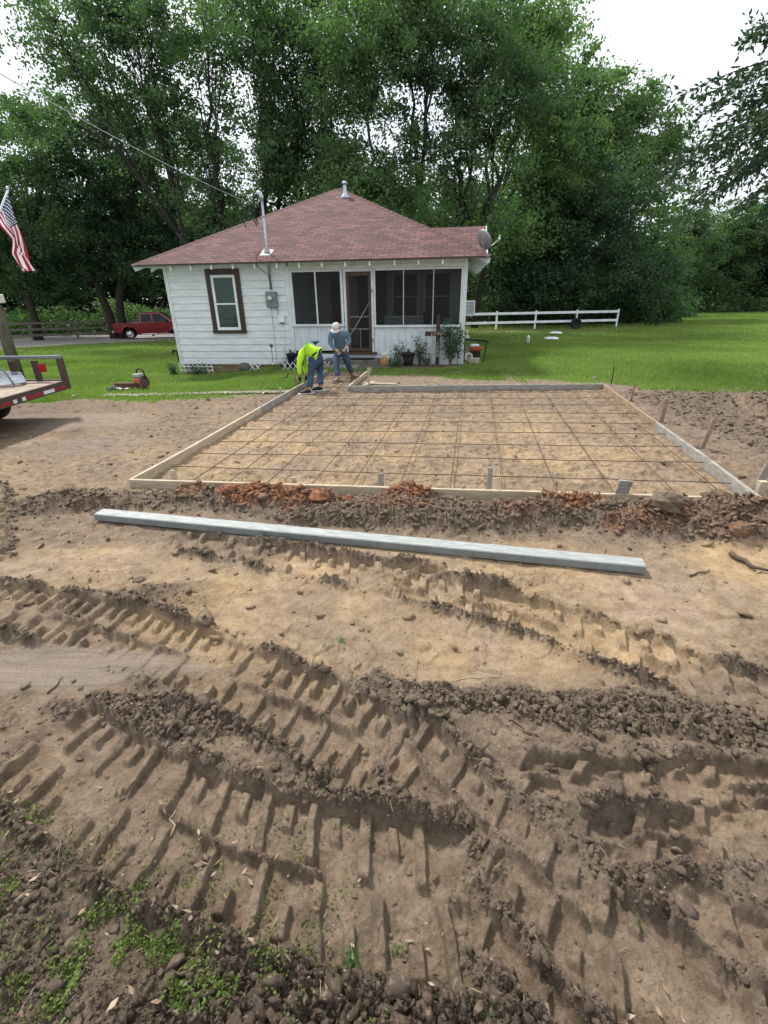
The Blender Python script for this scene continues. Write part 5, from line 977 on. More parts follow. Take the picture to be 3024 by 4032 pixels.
# ------------------------------------------------------------------ red pickup truck
def pickup():
    g = hit(496, 1337); g2 = hit(668, 1326); yaw = math.radians(20); rear = np.array([g[0], g[1]]); f = np.array([math.cos(yaw), math.sin(yaw)]); c = rear+f*1.75
    t = thing('pickup_truck', (c[0], c[1]+.9, g[2]), 'burgundy crew-cab pickup truck parked on the gravel drive', 'pickup truck', yaw); t.scale = (.97, .97, .97)
    def arch(cx, r, z0, n=9): return [(cx+r*math.cos(a), z0+r*math.sin(a)) for a in np.linspace(math.pi, 0, n)]
    low = [(-2.78, .52)]+[( -2.78, .60), (-2.80, 1.14), (-2.74, 1.17), (.95, 1.19), (1.75, 1.17), (2.55, 1.05), (2.78, .92), (2.82, .55), (2.7, .45)]
    bot = [(2.25, .42)]+arch(1.75, .50, .44)[::-1]+[(1.2, .40), (-1.2, .40)]+arch(-1.75, .50, .44)[::-1]+[(-2.3, .46)]
    w = MB(); w.prism(low+bot, -.96, .96); body = w.obj('body', MT['red'], t)
    bv = body.modifiers.new('bevel', 'BEVEL'); bv.width = .045; bv.segments = 2; bv.limit_method = 'ANGLE'; bv.angle_limit = math.radians(50)
    w = MB()
    for cx in (-1.75, 1.75):
        for s in (-1, 1):
            w.tube([(cx+.53*math.cos(a), s*.965, .44+.53*math.sin(a)) for a in np.linspace(math.pi*.98, .02*math.pi, 12)], .045, 6)
    w.obj('wheel_arch_flare', MT['red'], t, True)
    cab = [(-.92, 1.15), (-.86, 1.80), (-.74, 1.90), (.55, 1.92), (.78, 1.86), (1.62, 1.17)]
    n = len(cab); V = [(x, -.93+.16*max(0, z-1.17)/.75, z) for x, z in cab]+[(x, .93-.16*max(0, z-1.17)/.75, z) for x, z in cab]; w = MB(); w.add(V, [list(range(n)), [2*n-1-i for i in range(n)]]+[[i, n+i, n+(i+1) % n, (i+1) % n] for i in range(n)])
    cb = w.obj('cab', MT['red'], t); bv = cb.modifiers.new('bevel', 'BEVEL'); bv.width = .03; bv.segments = 2
    for s in (-1, 1):
        yy = lambda z: s*(.93-.16*(z-1.17)/.75+.008)
        for (poly, nm) in ((((-.78, 1.22), (-.74, 1.78), (-.02, 1.80), (-.02, 1.22)), 'side_window'), (((.06, 1.22), (.06, 1.80), (.62, 1.80), (1.22, 1.26), (1.2, 1.22)), 'side_window')):
            w = MB(); w.add([(x, yy(z), z) for x, z in poly], [list(range(len(poly)))]); w.obj(nm, MT['dark'], t)
            w = MB(); w.add([(x, yy(z)+s*.006, z) for x, z in poly], [list(range(len(poly)))]); w.obj('window_glass', GLS, t)
        for (x0, x1) in ((-.86, -.02), (.02, 1.12)):
            w = MB(); w.box(x0, x1, s*.966-.006, s*.966+.006, .50, 1.165, .005); d = w.obj('door', MT['red'], t); w = MB(); w.box(x0+.06, x0+.2, s*.985-.012, s*.985+.012, 1.04, 1.075, .004); w.obj('handle', MT['red'], d); w = MB(); w.box(x0+.01, x1-.01, s*.98-.008, s*.98+.008, .70, .73, .003); w.obj('side_moulding', MT['dark'], d)
        w = MB(); w.tube([(-.95, s*1.02, .36), (1.12, s*1.02, .36)], .045, 10); w.obj('running_board', MT['silver'], t, True)
        w = MB(); w.box(1.02, 1.16, min(s*.97, s*1.18), max(s*.97, s*1.18), 1.2, 1.38, .03); w.obj('side_mirror', MT['dark'], t)
        w = MB(); w.box(-2.815, -2.74, min(s*.86, s*.975), max(s*.86, s*.975), .82, 1.12, .01); w.obj('tail_light', MT['redplastic'], t)
        w = MB(); w.box(2.66, 2.84, min(s*.60, s*.95), max(s*.60, s*.95), .72, .90, .02); w.obj('headlight', MT['plastic'], t)
        for cx in (-1.75, 1.75):
            wm = Matrix.Translation((cx, s*.80, .385)) @ Matrix.Rotation(-s*math.pi/2, 4, 'X'); w = MB(); w.M = wm; w.lathe([(.22, -.13), (.34, -.13), (.385, -.09), (.385, .09), (.34, .135), (.245, .135), (.235, .08), (.22, .0)], 28); wh = w.obj('wheel', MT['rubber'], t, True)
            w = MB(); w.M = wm; w.lathe([(.235, .10), (.24, .13), (.225, .12), (.20, .06)], 24)
            for k in range(5):
                a = 2*math.pi*k/5; w.bar((.05*math.cos(a), .05*math.sin(a), .105), (.215*math.cos(a), .215*math.sin(a), .09), .075, .03)
            w.lathe([(.08, .09), (.075, .13), (.03, .14)], 14); w.obj('rim', MT['silver'], wh)
    w = MB(); w.add([(1.60, -.80, 1.205), (1.60, .80, 1.205), (.84, .70, 1.855), (.84, -.70, 1.855)], [[0, 1, 2, 3]]); o = w.obj('windscreen', GLS, t); o.location = (.02, 0, .012)
    w = MB(); w.box(-2.70, -.98, -.80, .80, 1.176, 1.186); w.obj('dark_bed_sheet', MT['dark'], t)  # flat dark sheet stands in for the shaded inside of the open bed
    w = MB(); w.box(-2.95, -2.82, -.9, .9, .50, .68, .02); w.obj('rear_bumper', MT['silver'], t); w = MB(); w.box(2.83, 2.95, -.95, .95, .45, .66, .03); w.obj('front_bumper', MT['silver'], t)
    w = MB(); w.box(2.79, 2.85, -.55, .55, .70, .93, .01); w.obj('grille', MT['dark'], t)
    w = MB(); w.box(-2.3, 2.3, -.55, .55, .30, .50); w.obj('chassis', MT['dark'], t)
GLS, n_, l_, b_ = newmat('car_window_glass'); b_.inputs['Base Color'].default_value = (.02, .025, .03, 1); b_.inputs['Roughness'].default_value = .12; b_.inputs['Specular IOR Level'].default_value = .18
pickup()

# ------------------------------------------------------------------ trailer at the left edge
TX, TY0, TY1, TD = -5.60, 5.2, 8.72, .60
t = thing('flatbed_trailer', (TX, TY1, 0), 'black flatbed trailer with bleached plank deck and red and white tape', 'trailer'); 
def B(nm, M, *a, bev=.006): w = MB(); w.box(a[0]-TX, a[1]-TX, a[2]-TY1, a[3]-TY1, a[4], a[5], bev); return w.obj(nm, MT[M], t)
w = MB()
for k in range(14): y0 = TY0-TY1+.02+k*(TY1-TY0-.04)/14; w.box(-5.6, -.06, y0, y0+(TY1-TY0)/14-.012, TD-.03, TD+.006*math.sin(k*5))
w.obj('plank_deck', MT['deck'], t)
B('rear_sill', 'trailer', TX-.055, TX, TY0, TY1, TD-.14, TD+.01); B('side_channel', 'trailer', TX-5.6, TX-.056, TY1-.05, TY1, TD-.14, TD+.03); B('side_channel', 'trailer', TX-5.6, TX-.056, TY0, TY0+.05, TD-.14, TD-.001)
B('cross_member', 'trailer', TX-4.5, TX-4.4, TY0+.051, TY1-.051, TD-.15, TD-.04)
y = TY1-.10; k = 0
for L, M in ((.32, 'redtape'), (.30, 'whitetape'), (.42, 'redtape'), (.1, 'whitetape'), (.1, None), (.1, 'whitetape'), (.25, 'redtape'), (.22, 'redtape'), (.35, None), (.09, 'whitetape'), (.42, 'redtape'), (.3, 'whitetape'), (.4, 'redtape')):
    if M and y-L > TY0: B('reflective_tape', M, TX+.001, TX+.004, y-L+.02, y, TD-.115, TD-.06, bev=0)
    y -= L
B('corner_post', 'trailer', TX-.11, TX+.0, TY1+.001, TY1+.06, TD-.14, TD+.37)
for x in (TX-.46, TX-.86, TX-1.5, TX-2.2, TX-2.9): B('stake_post', 'trailer', x-.10, x, TY1+.001, TY1+.06, TD-.10, TD+.345)
B('top_rail', 'grey', TX-3.6, TX-.0, TY1-.0, TY1+.065, TD+.371, TD+.43, bev=.01)
B('mudguard', 'trailer', TX-2.6, TX-.9, TY0-.25, TY0-.002, TD-.02, TD+.02); B('ramp', 'grey', TX-1.35, TX-1.25, TY1-.7, TY1-.05, TD+.01, TD+.75)
B('tail_light', 'redplastic', TX-.42, TX-.30, TY1-.06, TY1-.003, TD+.16, TD+.30, bev=.01)
for cx in (TX-1.25, TX-2.1):
    for cy in (TY1-.35, TY0+.3):
        wm = Matrix.Translation((cx-TX, cy-TY1, .33)) @ Matrix.Rotation(math.pi/2, 4, 'X'); w = MB(); w.M = wm; w.lathe([(.2, -.11), (.30, -.11), (.33, -.08), (.33, .08), (.30, .11), (.2, .11)], 24); wh = w.obj('wheel', MT['rubber'], t, True); w = MB(); w.M = wm; w.lathe([(.205, -.112), (.20, -.09), (.03, -.08)], 16); w.lathe([(.205, .112), (.20, .09), (.03, .08)], 16); w.obj('rim', MT['galv'], wh)
B('axle', 'dark', TX-1.28, TX-1.22, TY0+.4, TY1-.45, .30, .36); B('axle', 'dark', TX-2.13, TX-2.07, TY0+.4, TY1-.45, .30, .36); B('spring_beam', 'dark', TX-3.0, TX-.5, TY1-.5, TY1-.42, .36, .455); B('chassis_rail', 'dark', TX-5.5, TX-.10, TY1-.6, TY1-.52, .34, .449) if 0 else None
rg = np.random.default_rng(17); cl = thing('wire_bundle', (TX-.92, TY1-.42, TD+.01), 'bundle of bent pale reinforcing wire lying on the trailer deck', 'wire'); w = MB()
for k in range(9):
    a0 = rg.uniform(-.6, .6); z = .015+.011*k; P = [(-1.5, -.55+.08*k, z), (-.6, -.5+.06*k, z+.03), (.1+.05*rg.random(), -.30+.05*k, z+.02), (.42-.02*k, .02+.03*k, z+.02), (.22-.02*k, .24+.02*k, z+.05), (-.4, .28+.02*k, z+.05), (-1.4, .30, z+.04)]
    w.tube(spline(P, 5), .011, 5)
w.obj('wires', MT['galv'], cl, True)
o = MB().tube(spline([(0, 0, .0), (-.1, -.05, .28), (-.4, -.1, .42), (-.7, -.1, .40)], 5), .014, 6).obj('bent_bar', MT['grey'], None, True); o.location = (TX-.55, TY1-.55, TD+.02); tag(o, 'single bent grey bar arching over the wire bundle on the trailer', 'bar')
for k, (x, y, L, h) in enumerate(((-1.0, 7.55, .7, .12), (-1.25, 8.15, .5, .48))):
    t2 = thing('scrap_frame', (TX+x, y, TD+.01), ['rusty low steel frame lying on the near trailer deck', 'upright dark steel frame standing on the trailer deck'][k], 'steel frame'); w = MB()
    w.box(-L/2, L/2, -.25, -.19, 0, h, .005); w.box(-L/2, L/2, .19, .25, 0, h, .005); w.box(-L/2, -L/2+.06, -.189, .189, 0, h, .005); w.box(L/2-.06, L/2, -.189, .189, 0, h, .005); w.obj('frame', MT['trailer'], t2)
# weathered short pole with its white box
g = np.array([-9.35, 12.75, flat(-9.35, 12.75)]); p = at(18, 1190, 12.75); t = thing('wooden_post', (p[0]-.25, 12.75, g[2]), 'thick weathered wooden post behind the trailer with white boxes on top', 'post')
w = MB(); w.tube([(0, 0, -.3), (0, 0, p[2]-g[2]-.12), (.0, 0, p[2]-g[2]-.02)], [.145, .125, .11], 16); w.obj('shaft', MT['pole'], t, True)
hz = p[2]-g[2]; w = MB(); w.box(-.2, .04, -.1, .1, hz, hz+.14, .01); w.obj('white_box', MT['plastic'], t); w = MB(); w.box(.045, .22, -.12, .10, hz-.02, hz+.18, .02); w.obj('lamp_box', MT['cream'], t); w = MB(); w.tube([(-.05, -.17, hz-.1), (.0, -.2, hz-.6)], .012, 5); w.obj('cable', MT['vinyl'], t)

# ------------------------------------------------------------------ flag on a slanting staff
FY = 9.3; t0 = at(32, 747, FY); t1 = at(-16, 869, FY); d = (t1-t0)/np.linalg.norm(t1-t0); base = t0+d*((t0[2])/(-d[2])) if d[2] < 0 else t1
fl = thing('flag', t0, 'American flag drooping from a white slanting staff above the trailer', 'flag'); w = MB(); w.tube([tuple(-d*.0), tuple(base-t0)], .016, 10); w.obj('staff', MT['vinyl'], fl, True); w = MB(); w.ball((0, 0, .02), .03, 10); w.obj('finial', MT['galv'], fl, True)
top = [at(x, y, FY+q)-t0 for x, y, q in ((29, 757, 0), (50, 840, -.05), (72, 905, .0), (92, 985, .06), (122, 1060, 0))]; bot = [at(x, y, FY+q)-t0 for x, y, q in ((-16, 869, 0), (12, 898, -.1), (54, 945, -.05), (62, 1000, -.12), (113, 1069, -.08))]
NS, NR = 60, 52
def cur(P, s): P = np.array(P); return np.array([np.interp(s, np.linspace(0, 1, len(P)), P[:, k]) for k in range(3)])
def flagpt(s, r):
    a, b = cur(top, s), cur(bot, s); p = a*(1-r)+b*r; amp = .012+.10*s; p = p+np.array([.25, 1, 0])*amp*math.sin(r*9.5+s*3.0)*(.3+.7*s)+np.array([0, .5, 0])*.03*math.sin(s*11+r*2); return p
V = [tuple(flagpt(i/NS, j/NR)) for j in range(NR+1) for i in range(NS+1)]; F = []; mi = []
for j in range(NR):
    for i in range(NS): F.append([j*(NS+1)+i, j*(NS+1)+i+1, (j+1)*(NS+1)+i+1, (j+1)*(NS+1)+i]); st = j//4; mi.append(2 if (i < NS*.4 and st < 7) else (0 if st % 2 == 0 else 1))
link('cloth', npmesh('cloth', V, F, [MT['flagred'], MT['flagwhite'], MT['flagblue']], True, mi=mi), fl)
w = MB()
for r in range(9):
    for c in range(6 if r % 2 == 0 else 5):
        s = (.4/12)*(1+2*c+(r % 2)); rr = (7/13)*(r+1)/10; p = flagpt(s, rr); ps, pr = flagpt(s+.01, rr)-p, flagpt(s, rr+.01)-p; ps /= np.linalg.norm(ps); pr = pr-ps*(pr@ps); pr /= np.linalg.norm(pr); nn = np.cross(ps, pr)
        for sd in (-1, 1):
            pts = []
            for k in range(10): R = .016 if k % 2 == 0 else .007; a = math.pi*k/5+math.pi/2; pts.append(tuple(p+nn*sd*.004+(ps*math.cos(a)+pr*math.sin(a))*R))
            w.add([tuple(p+nn*sd*.004)]+pts, [[0, 1+k, 1+(k+1) % 10] for k in range(10)])
w.obj('stars', MT['flagwhite'], fl)
# ------------------------------------------------------------------ tools left on the grass
g = hit(505, 1536); t = thing('tool_case', g, 'rusty long metal case lying on the grass left of the power saw', 'case', -.05); w = MB(); w.box(-.26, .33, -.09, .09, 0, .15, .008); w.obj('case_body', MT['rust'], t)
w = MB(); w.box(-.25, .32, -.08, .08, .151, .165, .004); w.obj('lid', MT['rust'], t)
g = hit(562, 1534); t = thing('cutoff_saw', g, 'orange and grey petrol cut-off saw standing on the lawn', 'power saw', -.3); w = MB(); w.box(-.14, .10, -.12, .10, .03, .27, .03); w.obj('engine_housing', MT['salmon'], t)
w = MB(); w.M = Matrix.Translation((.13, -.02, .19)) @ Matrix.Rotation(math.radians(80), 4, 'Y'); w.lathe([(.13, -.012), (.135, 0), (.13, .012)], 24); w.obj('disc_guard', MT['trailer'], t); w = MB(); w.box(-.12, .06, -.10, .08, .275, .36, .02); w.obj('top_cover', MT['alu'], t)
w = MB(); w.tube(spline([(-.1, .0, .30), (-.04, .0, .44), (.10, .0, .45), (.16, 0, .25)], 5), .016, 7); w.obj('handle', MT['dark'], t, True); w = MB(); w.box(-.16, .12, -.1, .1, 0, .029, .005); w.obj('base', MT['dark'], t)
g = hit(478, 1540); rg = np.random.default_rng(4); n = 16; V = []
for j in range(n):
    for i in range(n): x, y = (i/(n-1)-.5)*.5, (j/(n-1)-.5)*.28; V.append((x+.03*math.sin(j), y*(.6+.4*math.sin(i*.7)), .025+.05*abs(math.sin(i*.9+j*.5))*math.cos(j*.35)+.02*rg.random()+.05*math.exp(-((i-4)/2)**2)))
o = link('rag', npmesh('rag', V, [[j*n+i, j*n+i+1, (j+1)*n+i+1, (j+1)*n+i] for j in range(n-1) for i in range(n-1)], MT['rag'], True)); o.location = (g[0]-.05, g[1], g[2]+.01); tag(o, 'crumpled white rag on the grass before the rusty case', 'rag')
g = hit(1128, 1490); o = MB().tube(spline([(-.12, 0, .02), (0, 0, .03), (.04, .02, .09), (.06, 0, .15)], 4), .015, 6).obj('hand_tool', MT['rust'], None, True); o.location = tuple(g); tag(o, 'small dark tool lying on the lawn left of the stakes', 'tool')
P = [gz(x, y, 0) for x, y in ((430, 1556), (650, 1552), (900, 1551), (1085, 1556))]

# ------------------------------------------------------------------ people
def skin(name, nodes, edges, M, parent, sub=2):
    """nodes: {key: (world point, radius or (rx, ry))}"""
    ks = list(nodes); ix = {k: i for i, k in enumerate(ks)}; me = bpy.data.meshes.new(name); org = np.array(parent.location)
    me.from_pydata([tuple(np.array(nodes[k][0])-org) for k in ks], [(ix[a], ix[b]) for a, b in edges], []); o = bpy.data.objects.new(name, me); COL.objects.link(o)
    s = o.modifiers.new('s', 'SKIN'); s.use_smooth_shade = True; s.branch_smoothing = .6
    for i, k in enumerate(ks): r = nodes[k][1]; sv = me.skin_vertices[0].data[i]; sv.radius = (r, r) if not isinstance(r, tuple) else r; sv.use_root = (i == 0)
    o.modifiers.new('d', 'SUBSURF').levels = sub; o.modifiers['d'].render_levels = sub
    bpy.context.view_layer.update(); me2 = bpy.data.meshes.new_from_object(o.evaluated_get(bpy.context.evaluated_depsgraph_get())); bpy.data.objects.remove(o)
    me2.materials.clear(); me2.materials.append(M); me2.polygons.foreach_set('use_smooth', [True]*len(me2.polygons)); return link(name, me2, parent)
def hand(nodes, edges, wk, wrist, pdir, pnorm, key, R=1.0, curl=.7):
    """palm and five fingers grown from the wrist node"""
    p = np.array(pdir, float); p /= np.linalg.norm(p); n = np.array(pnorm, float); n -= p*(n@p); n /= np.linalg.norm(n); s = np.cross(p, n); w0 = np.array(wrist)
    nodes[key+'p'] = (w0+p*.05, (.036*R, .024*R)); edges.append((wk, key+'p')); nodes[key+'k'] = (w0+p*.085, (.038*R, .022*R)); edges.append((key+'p', key+'k'))
    for f, (off, L) in enumerate(((-.032, .068), (-.011, .078), (.011, .073), (.031, .056))):
        b = w0+p*.095+s*off; d1 = p*math.cos(curl*.5)+n*math.sin(curl*.5); d2 = p*math.cos(curl*1.5)+n*math.sin(curl*1.5)
        nodes[key+f'a{f}'] = (b, .0105*R); nodes[key+f'b{f}'] = (b+d1*L*.5, .0098*R); nodes[key+f'c{f}'] = (b+d1*L*.5+d2*L*.5, .008*R)
        edges += [(key+'k', key+f'a{f}'), (key+f'a{f}', key+f'b{f}'), (key+f'b{f}', key+f'c{f}')]
    t1 = w0+p*.045+s*-.045+n*.012; nodes[key+'t1'] = (t1, .013*R); nodes[key+'t2'] = (t1+p*.035+n*.02-s*.012, .011*R); edges += [(key+'p', key+'t1'), (key+'t1', key+'t2')]
def P2(zx, zy, Y): return at(1050+zx/3.687, 980+zy/3.687, Y)
def lerp(a, b, t): return np.array(a)*(1-t)+np.array(b)*t
def person(label, J, shirtM, extra):
    root = thing('person', (J['ankL'][0]*.5+J['ankR'][0]*.5, J['ankL'][1]*.5+J['ankR'][1]*.5, 0), label, 'person'); g = extra
    N = {}; E = []
    def n(k, p, r): N[k] = (np.array(p), r)
    n('pel', J['pel'], (.125, .10)); n('bel', lerp(J['pel'], J['che'], .45), (.10, .08)); n('che', J['che'], (.118, .082)); n('ub', lerp(J['che'], J['neck'], .55), (.098, .068)); n('neck', J['neck'], .058); n('chin', lerp(J['neck'], J['head'], .45), .062); n('head', J['head'], (.078, .092)); n('crown', J['crown'], (.066, .078))
    E += [('pel', 'bel'), ('bel', 'che'), ('che', 'ub'), ('ub', 'neck'), ('neck', 'chin'), ('chin', 'head'), ('head', 'crown')]
    for s in 'LR':
        n('sh'+s, J['sh'+s], .040); n('el'+s, J['el'+s], .036); n('wr'+s, J['wr'+s], .029); E += [('ub', 'sh'+s), ('sh'+s, 'el'+s), ('el'+s, 'wr'+s)]
        n('hip'+s, J['hip'+s], .088); n('kn'+s, J['kn'+s], .056); n('cf'+s, lerp(J['kn'+s], J['ank'+s], .3), .052); n('ank'+s, J['ank'+s], .036); n('toe'+s, J['toe'+s], (.035, .025)); E += [('pel', 'hip'+s), ('hip'+s, 'kn'+s), ('kn'+s, 'cf'+s), ('cf'+s, 'ank'+s), ('ank'+s, 'toe'+s)]
        hand(N, E, 'wr'+s, J['wr'+s], J['hd'+s], J['hn'+s], 'h'+s)
    skin('body', N, E, MT['skin'], root)
    # shirt
    S = {}; e = []
    S['bel'] = (lerp(J['pel'], J['che'], .12), (.165, .135)); S['mid'] = (lerp(J['pel'], J['che'], .5), (.16, .13)); S['che'] = (J['che'], (.178, .135)); S['ub'] = (lerp(J['che'], J['neck'], .55), (.158, .115)); S['col'] = (lerp(J['che'], J['neck'], .93), .078); e += [('mid', 'bel'), ('mid', 'che'), ('che', 'ub'), ('ub', 'col')]
    S = {k: S[k] for k in ('mid', 'bel', 'che', 'ub', 'col')}
    for s in 'LR':
        S['sh'+s] = (J['sh'+s], .085); S['ua'+s] = (lerp(J['sh'+s], J['el'+s], .5), .070); S['el'+s] = (J['el'+s], .060); S['fa'+s] = (lerp(J['el'+s], J['wr'+s], .5), .056); S['cu'+s] = (lerp(J['el'+s], J['wr'+s], .9), .042); e += [('ub', 'sh'+s), ('sh'+s, 'ua'+s), ('ua'+s, 'el'+s), ('el'+s, 'fa'+s), ('fa'+s, 'cu'+s)]
    skin('shirt', S, e, MT[shirtM], root)
    S = {}; e = []; S['pel'] = (J['pel'], (.158, .138)); S['wst'] = (lerp(J['pel'], J['che'], .22), (.150, .128)); e.append(('pel', 'wst'))
    for s in 'LR':
        S['hip'+s] = (J['hip'+s], .115); S['th'+s] = (lerp(J['hip'+s], J['kn'+s], .5), .096); S['kn'+s] = (J['kn'+s], .078); S['cf'+s] = (lerp(J['kn'+s], J['ank'+s], .45), .072); S['an'+s] = (lerp(J['kn'+s], J['ank'+s], .93), .066); e += [('pel', 'hip'+s), ('hip'+s, 'th'+s), ('th'+s, 'kn'+s), ('kn'+s, 'cf'+s), ('cf'+s, 'an'+s)]
    skin('jeans', S, e, MT['jeans'], root)
    # belt
    ax = np.array(J['che'])-np.array(J['pel']); ax /= np.linalg.norm(ax); ax = ax+np.array([0, 0, 1.0]); ax /= np.linalg.norm(ax); c = lerp(J['pel'], J['che'], .17)-np.array(root.location); w = MB(); q = Vector(ax).to_track_quat('Z', 'Y').to_matrix().to_4x4(); w.M = Matrix.Translation(c) @ q; w.lathe([(.166, -.018), (.171, 0), (.166, .018)], 20, sq=.88); w.obj('belt', MT['belt'], root, True)
    for s in 'LR':
        a, t_ = np.array(J['ank'+s]), np.array(J['toe'+s]); d = t_-a; d[2] = 0; L = np.linalg.norm(d); d /= L; z0 = g['floor'+s]; S = {}; heel = a-d*.05
        S['m'] = ((heel+d*.09)[0:3]*[1, 1, 0]+[0, 0, z0+.055], (.050, .048)); S['h'] = (heel*[1, 1, 0]+[0, 0, z0+.05], (.042, .045)); S['t'] = ((heel+d*.20)*[1, 1, 0]+[0, 0, z0+.045], (.050, .036)); S['e'] = ((heel+d*.26)*[1, 1, 0]+[0, 0, z0+.036], (.034, .026)); S['u'] = (a*[1, 1, 0]+[0, 0, z0+.12], .052)
        skin('shoe', S, [('m', 'h'), ('m', 't'), ('t', 'e'), ('m', 'u')], MT[g['shoe']], root)
        w = MB(); w.M = Matrix.Translation(tuple(heel*[1, 1, 0]-np.array(root.location)*[1, 1, 0]+[0, 0, z0])) @ Matrix.Rotation(math.atan2(d[1], d[0]), 4, 'Z'); w.box(-.055, .29, -.052, .052, .0, .024, .012); w.obj('sole', MT[g['sole']], root)
        G = {}; e2 = []; G['w'] = (np.array(J['wr'+s])-np.array(J['hd'+s])/np.linalg.norm(J['hd'+s])*.02, .038); hand(G, e2, 'w', J['wr'+s], J['hd'+s], J['hn'+s], 'g', 1.22); skin('glove', G, e2, MT[g['glove']], root)
    # face: ears, eyes, nose
    hd = np.array(J['head'])-np.array(root.location); fw = np.array(J['face'], float); fw /= np.linalg.norm(fw); upv = np.array(J['crown'])-np.array(J['head']); upv /= np.linalg.norm(upv); sd_ = np.cross(fw, upv); sd_ /= np.linalg.norm(sd_); fw = np.cross(upv, sd_)
    hc = hd+upv*.03
    for s in (-1, 1): w = MB(); w.ball(tuple(hc+sd_*s*.086), .024, 8, (.6, 1, 1.2)); w.obj('ear', MT['skin'], root, True); w = MB(); w.ball(tuple(hc+fw*.088+sd_*s*.032), .011, 8); w.obj('eye', MT['dark'], root, True)
    w = MB(); w.ball(tuple(hc+fw*.10-upv*.03), .018, 8, (1, 1, 1.3)); w.obj('nose', MT['skin'], root, True); w = MB(); w.tube([tuple(hc+fw*.085-upv*.07-sd_*.025), tuple(hc+fw*.093-upv*.07), tuple(hc+fw*.085-upv*.07+sd_*.025)], .006, 5); w.obj('mouth', MT['rust'], root, True)
    q = Matrix((tuple(sd_), tuple(-fw), tuple(upv))).transposed().to_4x4(); w = MB(); w.M = Matrix.Translation(tuple(hc-fw*.012+upv*.012)) @ q
    w.lathe([(.082, -.055), (.090, -.01), (.087, .035), (.068, .072), (.035, .09), (.008, .095)], 18, sq=1.1); w.obj('hair', MT['hair'], root, True)
    if g.get('cap'):
        w = MB(); w.M = Matrix.Translation(tuple(hc+upv*.035)) @ q; w.lathe([(.090, -.012), (.092, .02), (.082, .048), (.056, .072), (.02, .082), (.004, .083)], 20, sq=1.1)
        V = []; F = []
        for j in range(5):
            for i in range(9): a = math.radians(-62+124*i/8); r = .086+.075*j/4*math.cos(a)**.5; V.append((r*math.sin(a)*.97, -r*math.cos(a)*1.12, -.004-.02*(j/4)-.018*abs(math.sin(a))**2))
        b = len(V); V += [(x, y, z-.006) for x, y, z in V]
        for j in range(4):
            for i in range(8): F.append([j*9+i, j*9+i+1, (j+1)*9+i+1, (j+1)*9+i]); F.append([b+j*9+i, b+(j+1)*9+i, b+(j+1)*9+i+1, b+j*9+i+1])
        for i in range(8): F.append([36+i, 37+i, b+37+i, b+36+i])
        w.add(V, F); w.obj('cap', MT['capw'], root, True)
    return root
Y1 = 10.72
J = dict(pel=P2(742, 1520, Y1), che=P2(600, 1468, Y1+.02), neck=P2(492, 1545, Y1+.08), head=P2(470, 1620, Y1+.16), crown=P2(455, 1680, Y1+.22),
         shL=P2(505, 1530, Y1-.10), elL=P2(470, 1690, Y1-.16), wrL=P2(485, 1850, Y1-.14), shR=P2(530, 1535, Y1+.24), elR=P2(560, 1690, Y1+.30), wrR=P2(575, 1840, Y1+.22),
         hipL=P2(700, 1570, Y1-.08), knL=P2(645, 1800, Y1-.12), hipR=P2(775, 1565, Y1+.10), knR=P2(770, 1775, Y1+.16))
J['ankL'] = gz(1050+620/3.687, 980+2045/3.687, .09); J['ankR'] = gz(1050+790/3.687, 980+2005/3.687, .09)
J['toeL'] = J['ankL']+np.array([-.15, -.03, -.05]); J['toeR'] = J['ankR']+np.array([-.14, -.02, -.05])
for s in 'LR': J['hd'+s] = (-.08, -.1, -1); J['hn'+s] = (-1, 0, 0)
J['face'] = (-.7, .1, -.7)
person('man bending down in a bright lime long-sleeved shirt and blue jeans, back to the camera', J, 'lime', dict(shoe='shoe', sole='sole', glove='blackglove', floorL=.0, floorR=.0))
Y2 = 12.25
J = dict(pel=P2(1075, 1490, Y2+.12), che=P2(1058, 1300, Y2-.14), neck=P2(1035, 1190, Y2-.36), head=P2(1015, 1160, Y2-.48), crown=P2(1000, 1110, Y2-.54),
         shL=P2(930, 1225, Y2-.26), elL=P2(918, 1370, Y2-.24), wrL=P2(1000, 1465, Y2-.36), shR=P2(1150, 1205, Y2-.20), elR=P2(1205, 1330, Y2-.16), wrR=P2(1155, 1415, Y2-.32),
         hipL=P2(1020, 1545, Y2+.06), knL=P2(1010, 1680, Y2-.16), hipR=P2(1135, 1530, Y2+.10), knR=P2(1175, 1655, Y2+.0))
J['ankL'] = gz(1050+1035/3.687, 980+1870/3.687, .09); J['ankR'] = gz(1050+1235/3.687, 980+1815/3.687, .09)
J['toeL'] = J['ankL']+np.array([-.07, -.15, -.05]); J['toeR'] = J['ankR']+np.array([.15, -.06, -.05])
J['hdL'] = (.75, -.3, -.7); J['hnL'] = (.3, -.5, -.3); J['hdR'] = (-.55, -.35, -.9); J['hnR'] = (-.4, -.5, .2); J['face'] = (-.25, -.75, -.65)
man2 = person('man in faded blue shirt, jeans and white cap, looking down at his gloved hands', J, 'blueshirt', dict(shoe='boot', sole='boot', glove='glove', cap=True, floorL=.0, floorR=.0))
h0 = (np.array(J['wrL'])+np.array(J['wrR']))/2+np.array([0, -.06, -.09]); o = MB().bar((-.10, 0, 0), (.12, .02, .02), .02, .02, bev=.004).obj('tie_tool', MT['rust']); o.location = tuple(h0); tag(o, 'small rusty tying tool held in the gloves of the man in blue', 'tool')

